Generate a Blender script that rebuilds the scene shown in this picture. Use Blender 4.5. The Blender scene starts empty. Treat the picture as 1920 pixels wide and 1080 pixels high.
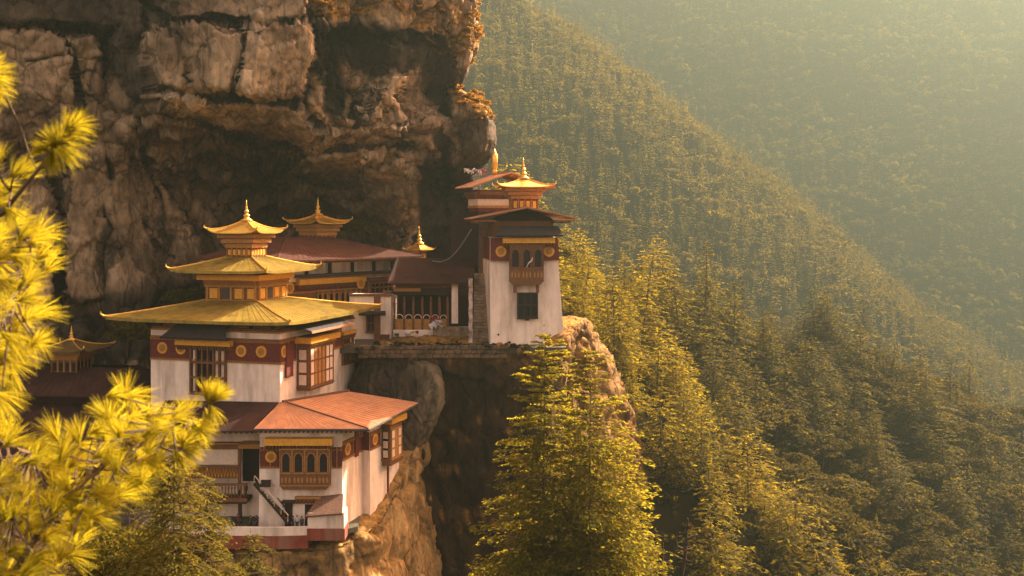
import bpy, bmesh, math, random
import numpy as np
from mathutils import Vector, Matrix

SC = bpy.context.scene
COL = SC.collection
R = math.radians
rnd = random.Random(7)

# ------------------------------------------------------------------ camera, sky, sun, exposure
FPX, CX, CY = 2000.0, 960.0, 415.0          # focal length and horizon of the photograph, in its pixels
cam_d = bpy.data.cameras.new('camera')
cam = bpy.data.objects.new('camera', cam_d)
COL.objects.link(cam)
cam.location = (0, 0, 0)
cam.rotation_euler = (R(90), 0, 0)
cam_d.sensor_width = 36.0
cam_d.lens = 36.0 * FPX / 1920.0
cam_d.shift_y = -(540.0 - CY) / 1920.0
cam_d.clip_start = 0.1
cam_d.clip_end = 20000
cam_d.dof.use_dof = True
cam_d.dof.focus_distance = 150.0
cam_d.dof.aperture_fstop = 4.0
SC.camera = cam

SUN_AZ, SUN_EL = R(42), R(35)               # azimuth from +X towards +Y: behind the cliff, to the right
SUN_DIR = Vector((math.cos(SUN_AZ) * math.cos(SUN_EL), math.sin(SUN_AZ) * math.cos(SUN_EL), math.sin(SUN_EL)))
world = bpy.data.worlds.new('World')
SC.world = world
world.use_nodes = True
wn, wl = world.node_tree.nodes, world.node_tree.links
wn.clear()
sky = wn.new('ShaderNodeTexSky'); sky.sky_type = 'NISHITA'; sky.sun_disc = False
sky.sun_elevation = SUN_EL
sky.sun_rotation = math.atan2(SUN_DIR.x, SUN_DIR.y)
sky.air_density = 1.0; sky.dust_density = 5.0; sky.ozone_density = 0.6
tint = wn.new('ShaderNodeMixRGB'); tint.blend_type = 'MULTIPLY'; tint.inputs[0].default_value = 1.0
tint.inputs[2].default_value = (1.0, 0.57, 0.36, 1)
bg = wn.new('ShaderNodeBackground'); bg.inputs[1].default_value = 0.15
wo = wn.new('ShaderNodeOutputWorld')
wl.new(sky.outputs[0], tint.inputs[1]); wl.new(tint.outputs[0], bg.inputs[0]); wl.new(bg.outputs[0], wo.inputs[0])

sun_d = bpy.data.lights.new('sun', 'SUN'); sun_d.energy = 3.3; sun_d.angle = R(0.5); sun_d.color = (1.0, 0.89, 0.72)
sun = bpy.data.objects.new('sun', sun_d); COL.objects.link(sun)
sun.rotation_euler = SUN_DIR.to_track_quat('Z', 'Y').to_euler()
sun.location = (200, 200, 300)

SC.view_settings.view_transform = 'Standard'
SC.view_settings.look = 'None'
SC.view_settings.gamma = 1.0
SC.view_settings.exposure = 3.42
SC.view_settings.use_curve_mapping = False
SC.render.engine = 'CYCLES'
SC.cycles.use_denoising = True
SC.cycles.max_bounces = 6
SC.cycles.diffuse_bounces = 3
SC.cycles.transmission_bounces = 3
SC.cycles.volume_bounces = 0
SC.cycles.transparent_max_bounces = 4
SC.cycles.sample_clamp_indirect = 6.0
HAZE = 0.00078

# ------------------------------------------------------------------ numeric helpers
def P(px, py, Y):
    """point seen at photo pixel (px, py) at distance Y"""
    return Vector(((px - CX) / FPX * Y, Y, (CY - py) / FPX * Y))

def _hash(ix, iy, iz, seed):
    h = (ix.astype(np.int64) * 374761393 + iy.astype(np.int64) * 668265263 + iz.astype(np.int64) * 2147483647 + seed * 974634541) & 0xFFFFFFFF
    h = ((h ^ (h >> 13)) * 1274126177) & 0xFFFFFFFF
    h = ((h ^ (h >> 16)) * 2246822519) & 0xFFFFFFFF
    return ((h ^ (h >> 15)) & 0xFFFFFF) / float(0xFFFFFF)

def vnoise(p, seed=0):
    i = np.floor(p).astype(np.int64); f = p - i
    u = f * f * f * (f * (f * 6 - 15) + 10)
    out = 0
    for dx in (0, 1):
        for dy in (0, 1):
            for dz in (0, 1):
                w = (u[:, 0] if dx else 1 - u[:, 0]) * (u[:, 1] if dy else 1 - u[:, 1]) * (u[:, 2] if dz else 1 - u[:, 2])
                out = out + w * _hash(i[:, 0] + dx, i[:, 1] + dy, i[:, 2] + dz, seed)
    return out * 2 - 1

def fbm(p, oct=4, seed=0, gain=0.5, ridged=False):
    a, s, tot = 1.0, 0, 0
    for o in range(oct):
        n = vnoise(p * (2.03 ** o) + o * 17.3, seed + o)
        if ridged: n = 1 - 2 * np.abs(n)
        s = s + a * n; tot += a; a *= gain
    return s / tot

def worley(p, seed=0, facet=False):
    tilt = np.zeros(len(p))
    i = np.floor(p).astype(np.int64); f = p - i
    f1 = np.full(len(p), 9.0); f2 = np.full(len(p), 9.0); cid = np.zeros(len(p))
    for dx in (-1, 0, 1):
        for dy in (-1, 0, 1):
            for dz in (-1, 0, 1):
                jx, jy, jz = i[:, 0] + dx, i[:, 1] + dy, i[:, 2] + dz
                qx = dx + _hash(jx, jy, jz, seed) - f[:, 0]
                qy = dy + _hash(jx, jy, jz, seed + 11) - f[:, 1]
                qz = dz + _hash(jx, jy, jz, seed + 23) - f[:, 2]
                d = np.sqrt(qx * qx + qy * qy + qz * qz)
                c = _hash(jx, jy, jz, seed + 37)
                near = d < f1
                f2 = np.where(near, f1, np.minimum(f2, d))
                cid = np.where(near, c, cid)
                f1 = np.where(near, d, f1)
                if facet: tilt = np.where(near, (c * 977.3 % 1 - .5) * qx + (c * 391.7 % 1 - .5) * qy + (c * 613.1 % 1 - .5) * qz, tilt)
    return (f1, f2, cid, tilt) if facet else (f1, f2, cid)

def seg_dist(px, py, pts):
    best = np.full(px.shape, 1e9)
    for (x0, y0), (x1, y1) in zip(pts[:-1], pts[1:]):
        dx, dy = x1 - x0, y1 - y0
        t = np.clip(((px - x0) * dx + (py - y0) * dy) / (dx * dx + dy * dy + 1e-9), 0, 1)
        best = np.minimum(best, np.hypot(px - x0 - t * dx, py - y0 - t * dy))
    return best

def poly_sd(px, py, pts):
    """signed distance to a polygon, positive inside"""
    d = seg_dist(px, py, list(pts) + [pts[0]])
    ins = np.zeros(px.shape, bool)
    n = len(pts)
    for k in range(n):
        x0, y0 = pts[k]; x1, y1 = pts[(k + 1) % n]
        if y0 == y1: continue
        c = ((y0 > py) != (y1 > py)) & (px < (x1 - x0) * (py - y0) / (y1 - y0) + x0)
        ins ^= c
    return np.where(ins, d, -d)

def sstep(a, b, x):
    t = np.clip((x - a) / (b - a), 0, 1)
    return t * t * (3 - 2 * t)

# ------------------------------------------------------------------ object helpers
ROOTINV = {}
def thing(name, label, cat, loc=(0, 0, 0), yaw=0.0, group=None):
    o = bpy.data.objects.new(name, None); COL.objects.link(o)
    o.empty_display_size = 0.5
    o.location = loc; o.rotation_euler = (0, 0, yaw)
    ROOTINV[o.name] = (Matrix.Translation(Vector(loc)) @ Matrix.Rotation(yaw, 4, 'Z')).inverted()
    tag(o, label, cat, group)
    return o

def tag(o, label=None, cat=None, group=None, kind=None):
    if label: o['label'] = label
    if cat: o['category'] = cat
    if group: o['group'] = group
    if kind: o['kind'] = kind
    return o

def top_of(o):
    while o.parent: o = o.parent
    return o

def link_mesh(name, me, mat, parent=None):
    if parent is not None:
        me.transform(ROOTINV[top_of(parent).name])
    o = bpy.data.objects.new(name, me); COL.objects.link(o)
    if mat is not None: me.materials.append(mat)
    if parent is not None: o.parent = parent
    return o

def np_mesh(name, V, F, mat, parent=None, smooth=False, attrs=None):
    V = np.ascontiguousarray(V, dtype=np.float32); F = np.ascontiguousarray(F, dtype=np.int32)
    me = bpy.data.meshes.new(name)
    me.vertices.add(len(V)); me.vertices.foreach_set('co', V.ravel())
    n, k = F.shape
    me.loops.add(n * k); me.loops.foreach_set('vertex_index', F.ravel())
    me.polygons.add(n)
    me.polygons.foreach_set('loop_start', np.arange(0, n * k, k, dtype=np.int32))
    me.polygons.foreach_set('loop_total', np.full(n, k, dtype=np.int32))
    if smooth: me.polygons.foreach_set('use_smooth', np.ones(n, dtype=bool))
    me.update(calc_edges=True)
    for an, av in (attrs or {}).items():
        a = me.attributes.new(an, 'FLOAT', 'POINT')
        a.data.foreach_set('value', np.ascontiguousarray(av, dtype=np.float32).ravel())
    return link_mesh(name, me, mat, parent)

def grid_faces(nu, nv, wrap=False):
    i = np.arange(nu - 1)[:, None] * nv + np.arange(nv - 1)[None, :]
    return np.stack([i, i + nv, i + nv + 1, i + 1], -1).reshape(-1, 4)

def face_frame(A, B, z0=0.0, lean=0.0):
    """u to the right along the face A->B (seen from outside), v outwards, w up"""
    A, B = Vector(A[:2]), Vector(B[:2])
    r = (B - A).normalized(); o = Vector((r.y, -r.x))
    up = Vector((-o.x * lean, -o.y * lean, 1))
    return Matrix(((r.x, o.x, up.x, A.x), (r.y, o.y, up.y, A.y), (0, 0, 1, z0), (0, 0, 0, 1)))

class MB:
    def __init__(s, F=None):
        s.v, s.f, s.F = [], [], F
    def pt(s, p):
        p = Vector(p)
        return s.F @ p if s.F is not None else p
    def add(s, pts, faces):
        b = len(s.v)
        s.v += [s.pt(p) for p in pts]
        s.f += [tuple(b + i for i in f) for f in faces]
        return s
    def box(s, x0, x1, y0, y1, z0, z1, top=None):
        """top=(dx0,dx1,dy0,dy1) shifts the upper rectangle"""
        t = top or (0, 0, 0, 0)
        pts = [(x0, y0, z0), (x1, y0, z0), (x1, y1, z0), (x0, y1, z0),
               (x0 + t[0], y0 + t[2], z1), (x1 + t[1], y0 + t[2], z1), (x1 + t[1], y1 + t[3], z1), (x0 + t[0], y1 + t[3], z1)]
        return s.add(pts, [(3, 2, 1, 0), (4, 5, 6, 7), (0, 1, 5, 4), (1, 2, 6, 5), (2, 3, 7, 6), (3, 0, 4, 7)])
    def prism(s, poly, z0, z1, axis='z'):
        """polygon in the other two axes, extruded along axis"""
        n = len(poly)
        def m(a, b, c):
            return {'z': (a, b, c), 'y': (a, c, b), 'x': (c, a, b)}[axis]
        pts = [m(a, b, z0) for a, b in poly] + [m(a, b, z1) for a, b in poly]
        return s.add(pts, [tuple(range(n))[::-1], tuple(range(n, 2 * n))] + [(i, (i + 1) % n, n + (i + 1) % n, n + i) for i in range(n)])
    def lathe(s, cx, cy, prof, seg=14):
        n = len(prof); pts = []
        for r_, z in prof:
            for k in range(seg):
                a = 2 * math.pi * k / seg
                pts.append((cx + r_ * math.cos(a), cy + r_ * math.sin(a), z))
        fc = []
        for i in range(n - 1):
            for k in range(seg):
                fc.append((i * seg + k, i * seg + (k + 1) % seg, (i + 1) * seg + (k + 1) % seg, (i + 1) * seg + k))
        fc += [tuple(range(seg))[::-1], tuple(range((n - 1) * seg, n * seg))]
        return s.add(pts, fc)
    def disc(s, u, w, r_, v0, v1, seg=18, squash=1.0):
        """a round plate on a face frame (axis along v)"""
        poly = [(u + r_ * math.cos(2 * math.pi * k / seg), w + squash * r_ * math.sin(2 * math.pi * k / seg)) for k in range(seg)]
        return s.prism(poly, v0, v1, 'y')
    def tube(s, pts, rad, seg=6):
        pts = [s.pt(p) for p in pts]
        F, s.F = s.F, None
        n = len(pts); rad = rad if isinstance(rad, (list, tuple)) else [rad] * n
        vs = []
        for i, p in enumerate(pts):
            d = (pts[min(i + 1, n - 1)] - pts[max(i - 1, 0)]).normalized()
            a = d.orthogonal().normalized()
            if i and vs:
                pa = (vs[-seg] - pts[i - 1]); a = (pa - d * pa.dot(d))
                a = a.normalized() if a.length > 1e-6 else d.orthogonal().normalized()
            b = d.cross(a)
            for k in range(seg):
                t = 2 * math.pi * k / seg
                vs.append(p + (a * math.cos(t) + b * math.sin(t)) * rad[i])
        fc = []
        for i in range(n - 1):
            for k in range(seg):
                fc.append((i * seg + k, i * seg + (k + 1) % seg, (i + 1) * seg + (k + 1) % seg, (i + 1) * seg + k))
        fc += [tuple(range(seg))[::-1], tuple(range((n - 1) * seg, n * seg))]
        s.add(vs, fc)
        s.F = F
        return s
    def build(s, name, mat, parent=None, smooth=False, bevel=0.0):
        me = bpy.data.meshes.new(name)
        me.from_pydata([tuple(p) for p in s.v], [], s.f)
        bm = bmesh.new(); bm.from_mesh(me)
        bmesh.ops.recalc_face_normals(bm, faces=bm.faces)
        if bevel:
            bmesh.ops.bevel(bm, geom=list(bm.edges), offset=bevel, segments=1, affect='EDGES', clamp_overlap=True)
        bm.to_mesh(me); bm.free()
        if smooth:
            for p in me.polygons: p.use_smooth = True
        return link_mesh(name, me, mat, parent)

# ------------------------------------------------------------------ materials
def new_mat(name):
    m = bpy.data.materials.new(name); m.use_nodes = True
    nt = m.node_tree; nt.nodes.clear()
    out = nt.nodes.new('ShaderNodeOutputMaterial')
    return m, nt, out

def ramp(nt, fac, stops):
    r_ = nt.nodes.new('ShaderNodeValToRGB')
    while len(r_.color_ramp.elements) < len(stops): r_.color_ramp.elements.new(0.5)
    for e, (p_, c_) in zip(r_.color_ramp.elements, stops):
        e.position = p_; e.color = (c_[0], c_[1], c_[2], 1)
    nt.links.new(fac, r_.inputs[0])
    return r_.outputs[0]

def noise_node(nt, scale, detail=4, rough=0.55, stretch=(1, 1, 1), distort=0.0):
    tc = nt.nodes.new('ShaderNodeTexCoord'); mp = nt.nodes.new('ShaderNodeMapping')
    mp.inputs['Scale'].default_value = stretch
    n = nt.nodes.new('ShaderNodeTexNoise')
    n.inputs['Scale'].default_value = scale; n.inputs['Detail'].default_value = detail
    n.inputs['Roughness'].default_value = rough; n.inputs['Distortion'].default_value = distort
    nt.links.new(tc.outputs['Object'], mp.inputs[0]); nt.links.new(mp.outputs[0], n.inputs['Vector'])
    return n.outputs['Fac']

def mixc(nt, a, b, fac, mode='MIX'):
    m = nt.nodes.new('ShaderNodeMixRGB'); m.blend_type = mode
    for s_, v in ((0, fac), (1, a), (2, b)):
        if hasattr(v, 'links'): nt.links.new(v, m.inputs[s_])
        elif isinstance(v, (int, float)): m.inputs[s_].default_value = v
        else: m.inputs[s_].default_value = (v[0], v[1], v[2], 1)
    return m.outputs[0]

def plain(name, c1, c2=None, rough=0.7, metal=0.0, scale=1.5, stretch=(1, 1, 1), bump=0.15, bscale=12, spec=0.3, dirt=None, dirt_scale=0.4):
    m, nt, out = new_mat(name)
    bs = nt.nodes.new('ShaderNodeBsdfPrincipled')
    c2 = c2 or tuple(x * 0.75 for x in c1)
    col = ramp(nt, noise_node(nt, scale, 6, 0.6, stretch), [(0.32, c2), (0.62, c1)])
    if dirt:
        f = ramp(nt, noise_node(nt, dirt_scale, 6, 0.65, (1, 1, 0.16)), [(0.45, (0, 0, 0)), (0.72, (0.9, 0.9, 0.9))])
        col = mixc(nt, col, dirt, f)
    nt.links.new(col, bs.inputs['Base Color'])
    bs.inputs['Roughness'].default_value = rough; bs.inputs['Metallic'].default_value = metal
    bs.inputs['Specular IOR Level'].default_value = spec
    if bump:
        b = nt.nodes.new('ShaderNodeBump'); b.inputs['Strength'].default_value = bump; b.inputs['Distance'].default_value = 0.08
        nt.links.new(noise_node(nt, bscale, 5, 0.6, stretch), b.inputs['Height']); nt.links.new(b.outputs[0], bs.inputs['Normal'])
    nt.links.new(bs.outputs[0], out.inputs[0])
    return m

def rock_mat(name, dark, mid, light, stain_shade=(0.012, 0.010, 0.008), grass=(0.30, 0.17, 0.03), vertical=0.28, warm=1.0):
    m, nt, out = new_mat(name)
    bs = nt.nodes.new('ShaderNodeBsdfPrincipled')
    big = noise_node(nt, 0.09, 7, 0.62, (1, 1, 0.7), 0.6)
    col = ramp(nt, big, [(0.30, dark), (0.47, mid), (0.66, light)])
    streak = noise_node(nt, 0.55, 8, 0.68, (1, 1, vertical), 1.2)
    col = mixc(nt, col, ramp(nt, streak, [(0.34, (0.22, 0.20, 0.19)), (0.50, (0.9, 0.88, 0.85)), (0.68, (1.45, 1.35, 1.2))]), 0.85, 'MULTIPLY')
    rust = ramp(nt, noise_node(nt, 0.22, 5, 0.6, (1, 1, 0.5)), [(0.55, (0, 0, 0)), (0.74, (0.18, 0.18, 0.18))])
    col = mixc(nt, col, (0.24 * warm, 0.115, 0.045), rust)
    lich = ramp(nt, noise_node(nt, 1.9, 6, 0.7), [(0.58, (0, 0, 0)), (0.68, (0.7, 0.7, 0.7))])
    col = mixc(nt, col, (0.035, 0.028, 0.02), lich)
    at = nt.nodes.new('ShaderNodeAttribute'); at.attribute_name = 'stain'  # real stains and painted shade share this mask
    col = mixc(nt, col, stain_shade, at.outputs['Fac'])
    ag = nt.nodes.new('ShaderNodeAttribute'); ag.attribute_name = 'grass'
    gcol = ramp(nt, noise_node(nt, 0.9, 6, 0.7), [(0.38, (0.05, 0.035, 0.012)), (0.5, grass), (0.68, tuple(min(1, g * 1.3) for g in grass))])
    col = mixc(nt, col, gcol, ag.outputs['Fac'])
    nt.links.new(col, bs.inputs['Base Color'])
    bs.inputs['Roughness'].default_value = 0.88; bs.inputs['Specular IOR Level'].default_value = 0.15
    b = nt.nodes.new('ShaderNodeBump'); b.inputs['Strength'].default_value = 0.9; b.inputs['Distance'].default_value = 0.5
    h = nt.nodes.new('ShaderNodeMath'); h.operation = 'ADD'
    nt.links.new(noise_node(nt, 0.8, 9, 0.7, (1, 1, 0.45), 0.8), h.inputs[0])
    vo = nt.nodes.new('ShaderNodeTexVoronoi'); vo.feature = 'DISTANCE_TO_EDGE'; vo.inputs['Scale'].default_value = 0.22
    tc = nt.nodes.new('ShaderNodeTexCoord'); mp = nt.nodes.new('ShaderNodeMapping'); mp.inputs['Scale'].default_value = (1, 1, 0.55)
    nt.links.new(tc.outputs['Object'], mp.inputs[0])
    wv = mixc(nt, mp.outputs[0], mp.outputs[0], 0.0)
    nz = nt.nodes.new('ShaderNodeTexNoise'); nz.inputs['Scale'].default_value = 0.35; nz.inputs['Detail'].default_value = 4
    nt.links.new(mp.outputs[0], nz.inputs['Vector'])
    wv = mixc(nt, mp.outputs[0], nz.outputs['Color'], 3.0, 'ADD')
    nt.links.new(wv, vo.inputs['Vector'])
    cr = ramp(nt, vo.outputs['Distance'], [(0.0, (0, 0, 0)), (0.06, (0.35, 0.35, 0.35))])
    nt.links.new(cr, h.inputs[1])
    dk = ramp(nt, vo.outputs['Distance'], [(0.0, (0.12, 0.11, 0.10)), (0.035, (1, 1, 1))])
    ck = ramp(nt, noise_node(nt, 0.16, 3), [(0.50, (0, 0, 0)), (0.62, (0.75, 0.75, 0.75))])
    nt.links.new(mixc(nt, col, dk, ck, 'MULTIPLY'), bs.inputs['Base Color'])
    nt.links.new(h.outputs[0], b.inputs['Height']); nt.links.new(b.outputs[0], bs.inputs['Normal'])
    nt.links.new(bs.outputs[0], out.inputs[0])
    return m

def leaf_mat(name, dark, light, trans, tmix=0.36, source='random', rough=0.7):
    """two-sided leaves; dark..light varies from plant to plant (object random, or the tint attribute)"""
    m, nt, out = new_mat(name)
    bs = nt.nodes.new('ShaderNodeBsdfPrincipled'); tr = nt.nodes.new('ShaderNodeBsdfTranslucent'); mx = nt.nodes.new('ShaderNodeMixShader')
    if source == 'random':
        oi = nt.nodes.new('ShaderNodeObjectInfo'); f = oi.outputs['Random']
    else:
        at = nt.nodes.new('ShaderNodeAttribute'); at.attribute_name = 'tint'; f = at.outputs['Fac']
    gi = nt.nodes.new('ShaderNodeNewGeometry')
    ad = nt.nodes.new('ShaderNodeMath'); ad.operation = 'MULTIPLY_ADD'; ad.inputs[1].default_value = 0.5; ad.inputs[2].default_value = 0.0
    nt.links.new(gi.outputs['Random Per Island'], ad.inputs[0])
    a2 = nt.nodes.new('ShaderNodeMath'); a2.operation = 'MULTIPLY_ADD'; a2.inputs[1].default_value = 0.5
    nt.links.new(f, a2.inputs[0]); nt.links.new(ad.outputs[0], a2.inputs[2])
    col = ramp(nt, a2.outputs[0], [(0.05, dark), (0.95, light)])
    tcol = ramp(nt, a2.outputs[0], [(0.05, tuple(x * 0.40 for x in trans)), (0.95, trans)])
    nt.links.new(col, bs.inputs['Base Color']); nt.links.new(tcol, tr.inputs[0])
    bs.inputs['Roughness'].default_value = rough; bs.inputs['Specular IOR Level'].default_value = 0.04
    mx.inputs[0].default_value = tmix
    nt.links.new(bs.outputs[0], mx.inputs[1]); nt.links.new(tr.outputs[0], mx.inputs[2]); nt.links.new(mx.outputs[0], out.inputs[0])
    return m

M = {}
M['white'] = plain('whitewash', (0.88, 0.72, 0.59), (0.80, 0.63, 0.50), 0.85, scale=0.8, bump=0.25, bscale=3, dirt=(0.42, 0.31, 0.23), dirt_scale=0.55)
M['maroon'] = plain('maroon_paint', (0.15, 0.030, 0.020), (0.10, 0.020, 0.014), 0.75, scale=2)
M['redpaint'] = plain('red_plinth_paint', (0.26, 0.05, 0.025), (0.17, 0.035, 0.02), 0.8, scale=1.2, dirt=(0.28, 0.16, 0.10))
M['gold'] = plain('gold_paint', (0.72, 0.36, 0.035), (0.58, 0.26, 0.02), 0.5, scale=2.5, bump=0.05)
M['gilt'] = plain('gilded_metal', (0.88, 0.55, 0.12), (0.70, 0.38, 0.06), 0.36, metal=0.75, scale=2, bump=0.06)
M['goldroof'] = plain('gilded_roof_sheet', (0.37, 0.265, 0.045), (0.27, 0.18, 0.022), 0.45, metal=0.4, scale=0.6, stretch=(1, 1, 1), bump=0.15, bscale=2.0, spec=0.4, dirt=(0.15, 0.10, 0.03), dirt_scale=0.8)
M['wood'] = plain('carved_wood', (0.20, 0.085, 0.030), (0.11, 0.045, 0.018), 0.7, scale=4, bump=0.5, bscale=9)
M['ochre'] = plain('ochre_wood', (0.42, 0.20, 0.045), (0.25, 0.11, 0.028), 0.65, scale=5, bump=0.4, bscale=10)
M['darkwood'] = plain('dark_wood', (0.036, 0.019, 0.012), (0.016, 0.010, 0.007), 0.75, scale=3, bump=0.4)
M['black'] = plain('dark_opening', (0.012, 0.009, 0.008), (0.006, 0.005, 0.005), 0.6, scale=2, bump=0)
M['glass'] = plain('dark_window_glass', (0.02, 0.018, 0.02), (0.012, 0.012, 0.014), 0.15, scale=2, bump=0, spec=0.5)
M['tarnish'] = plain('tarnished_brass_sheet', (0.13, 0.085, 0.022), (0.08, 0.05, 0.015), 0.6, metal=0.3, scale=0.8)  # gilt darkened in colour because the left lantern stands in shade
M['redroof'] = plain('rusty_roof_sheet', (0.50, 0.235, 0.11), (0.38, 0.16, 0.075), 0.75, scale=0.7, stretch=(1, 1, 1), bump=0.25, bscale=1.6, dirt=(0.30, 0.15, 0.09), dirt_scale=0.7, spec=0.3)
M['oldroof'] = plain('dull_maroon_roof_sheet', (0.048, 0.020, 0.015), (0.032, 0.014, 0.011), 0.85, scale=0.6, bump=0.2, bscale=2, dirt=(0.06, 0.03, 0.022), spec=0.1)  # roof red darkened for the shade these roofs lie in
M['shrineroof'] = plain('shrine_roof_sheet', (0.100, 0.040, 0.026), (0.065, 0.027, 0.019), 0.85, scale=0.6, bump=0.2, bscale=2, spec=0.1)
M['slate'] = plain('grey_tin_canopy', (0.060, 0.048, 0.043), (0.04, 0.032, 0.03), 0.6, scale=1.5)
M['pale'] = plain('pale_painted_panel', (0.70, 0.55, 0.42), (0.60, 0.45, 0.33), 0.8, scale=3)
M['stone'] = plain('rubble_stone', (0.30, 0.20, 0.12), (0.10, 0.07, 0.045), 0.9, scale=1.1, bump=0.9, bscale=2.2)
M['tile'] = plain('brown_roof_slates', (0.17, 0.085, 0.05), (0.08, 0.045, 0.03), 0.8, scale=3, bump=0.6, bscale=5)
M['bark'] = plain('bark', (0.13, 0.085, 0.05), (0.05, 0.035, 0.022), 0.9, scale=4, stretch=(1, 1, 0.25), bump=0.6)
M['deadwood'] = plain('dead_wood', (0.045, 0.028, 0.016), (0.02, 0.012, 0.008), 0.9, scale=3)
M['cable'] = plain('grey_rope', (0.30, 0.27, 0.25), None, 0.7)
M['floor'] = plain('forest_floor', (0.018, 0.015, 0.006), (0.008, 0.008, 0.004), 0.95, scale=0.06, bump=0.3, bscale=0.5, spec=0.0)
M['paving'] = plain('courtyard_paving', (0.10, 0.085, 0.055), (0.05, 0.05, 0.03), 0.9, scale=0.8, bump=0.4)
M['cliff'] = rock_mat('cliff_rock', (0.095, 0.064, 0.038), (0.29, 0.205, 0.125), (0.56, 0.42, 0.27))
M['ochrecliff'] = rock_mat('ochre_rock', (0.08, 0.045, 0.018), (0.21, 0.115, 0.040), (0.36, 0.21, 0.08), grass=(0.30, 0.15, 0.025))
M['darkstone'] = plain('mossy_rubble', (0.16, 0.10, 0.055), (0.035, 0.026, 0.015), 0.9, scale=0.7, bump=0.9, bscale=2.2)  # rubble stone in a darker, blotchier tone
M['greyrock'] = rock_mat('grey_ledge_rock', (0.045, 0.034, 0.023), (0.12, 0.090, 0.058), (0.28, 0.21, 0.13))
M['darkcliff'] = rock_mat('wet_dark_rock', (0.010, 0.008, 0.006), (0.028, 0.020, 0.012), (0.085, 0.058, 0.032), vertical=0.12)  # wet dark rock, with the enclosed gully's shade added to its colour
M['palecliff'] = rock_mat('pale_rock', (0.16, 0.095, 0.038), (0.36, 0.22, 0.085), (0.52, 0.35, 0.15), grass=(0.36, 0.20, 0.04))
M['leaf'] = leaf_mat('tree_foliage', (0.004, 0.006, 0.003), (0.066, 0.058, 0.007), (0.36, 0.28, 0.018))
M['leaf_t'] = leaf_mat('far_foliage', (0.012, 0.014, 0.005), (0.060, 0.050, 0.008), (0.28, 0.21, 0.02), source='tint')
M['leaf_y'] = leaf_mat('sunny_foliage', (0.024, 0.028, 0.005), (0.19, 0.15, 0.010), (0.75, 0.56, 0.02))  # leaf colour brightened to stand in for strong sun on these trees
M['leaf_far'] = leaf_mat('hazy_foliage', (0.018, 0.020, 0.007), (0.130, 0.105, 0.016), (0.46, 0.34, 0.03), source='tint')  # brighter leaf copy; sun on the slopes is put into the colour
M['oak'] = leaf_mat('oak_foliage', (0.007, 0.009, 0.004), (0.052, 0.045, 0.009), (0.24, 0.18, 0.022), tmix=0.35)
M['needle'] = leaf_mat('pine_needles', (0.022, 0.040, 0.007), (0.28, 0.235, 0.016), (0.70, 0.57, 0.025), tmix=0.5, rough=0.45)
M['bigleaf'] = leaf_mat('hemlock_foliage', (0.022, 0.028, 0.005), (0.20, 0.17, 0.012), (0.72, 0.58, 0.03), tmix=0.5)
M['shrub'] = leaf_mat('shrub_foliage', (0.035, 0.042, 0.010), (0.15, 0.12, 0.018), (0.38, 0.29, 0.03), tmix=0.4)
M['drygrass'] = leaf_mat('dry_grass', (0.14, 0.070, 0.012), (0.48, 0.25, 0.03), (0.80, 0.42, 0.05), tmix=0.4)
# ------------------------------------------------------------------ rock
def grid_normals(G):
    du = np.gradient(G, axis=0); dv = np.gradient(G, axis=1)
    n = np.cross(du, dv)
    return n / (np.linalg.norm(n, axis=-1, keepdims=True) + 1e-9)

def lerp_table(xs, ys, T, x, y):
    xs, ys, T = np.array(xs, float), np.array(ys, float), np.array(T, float)
    def smooth_idx(a, v):
        i = np.clip(np.searchsorted(a, v) - 1, 0, len(a) - 2)
        t = np.clip((v - a[i]) / (a[i + 1] - a[i]), 0, 1)
        return i, t * t * (3 - 2 * t) * 0.5 + t * 0.5
    i, t = smooth_idx(xs, x); j, s = smooth_idx(ys, y)
    return (T[j, i] * (1 - t) + T[j, i + 1] * t) * (1 - s) + (T[j + 1, i] * (1 - t) + T[j + 1, i + 1] * t) * s

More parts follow.
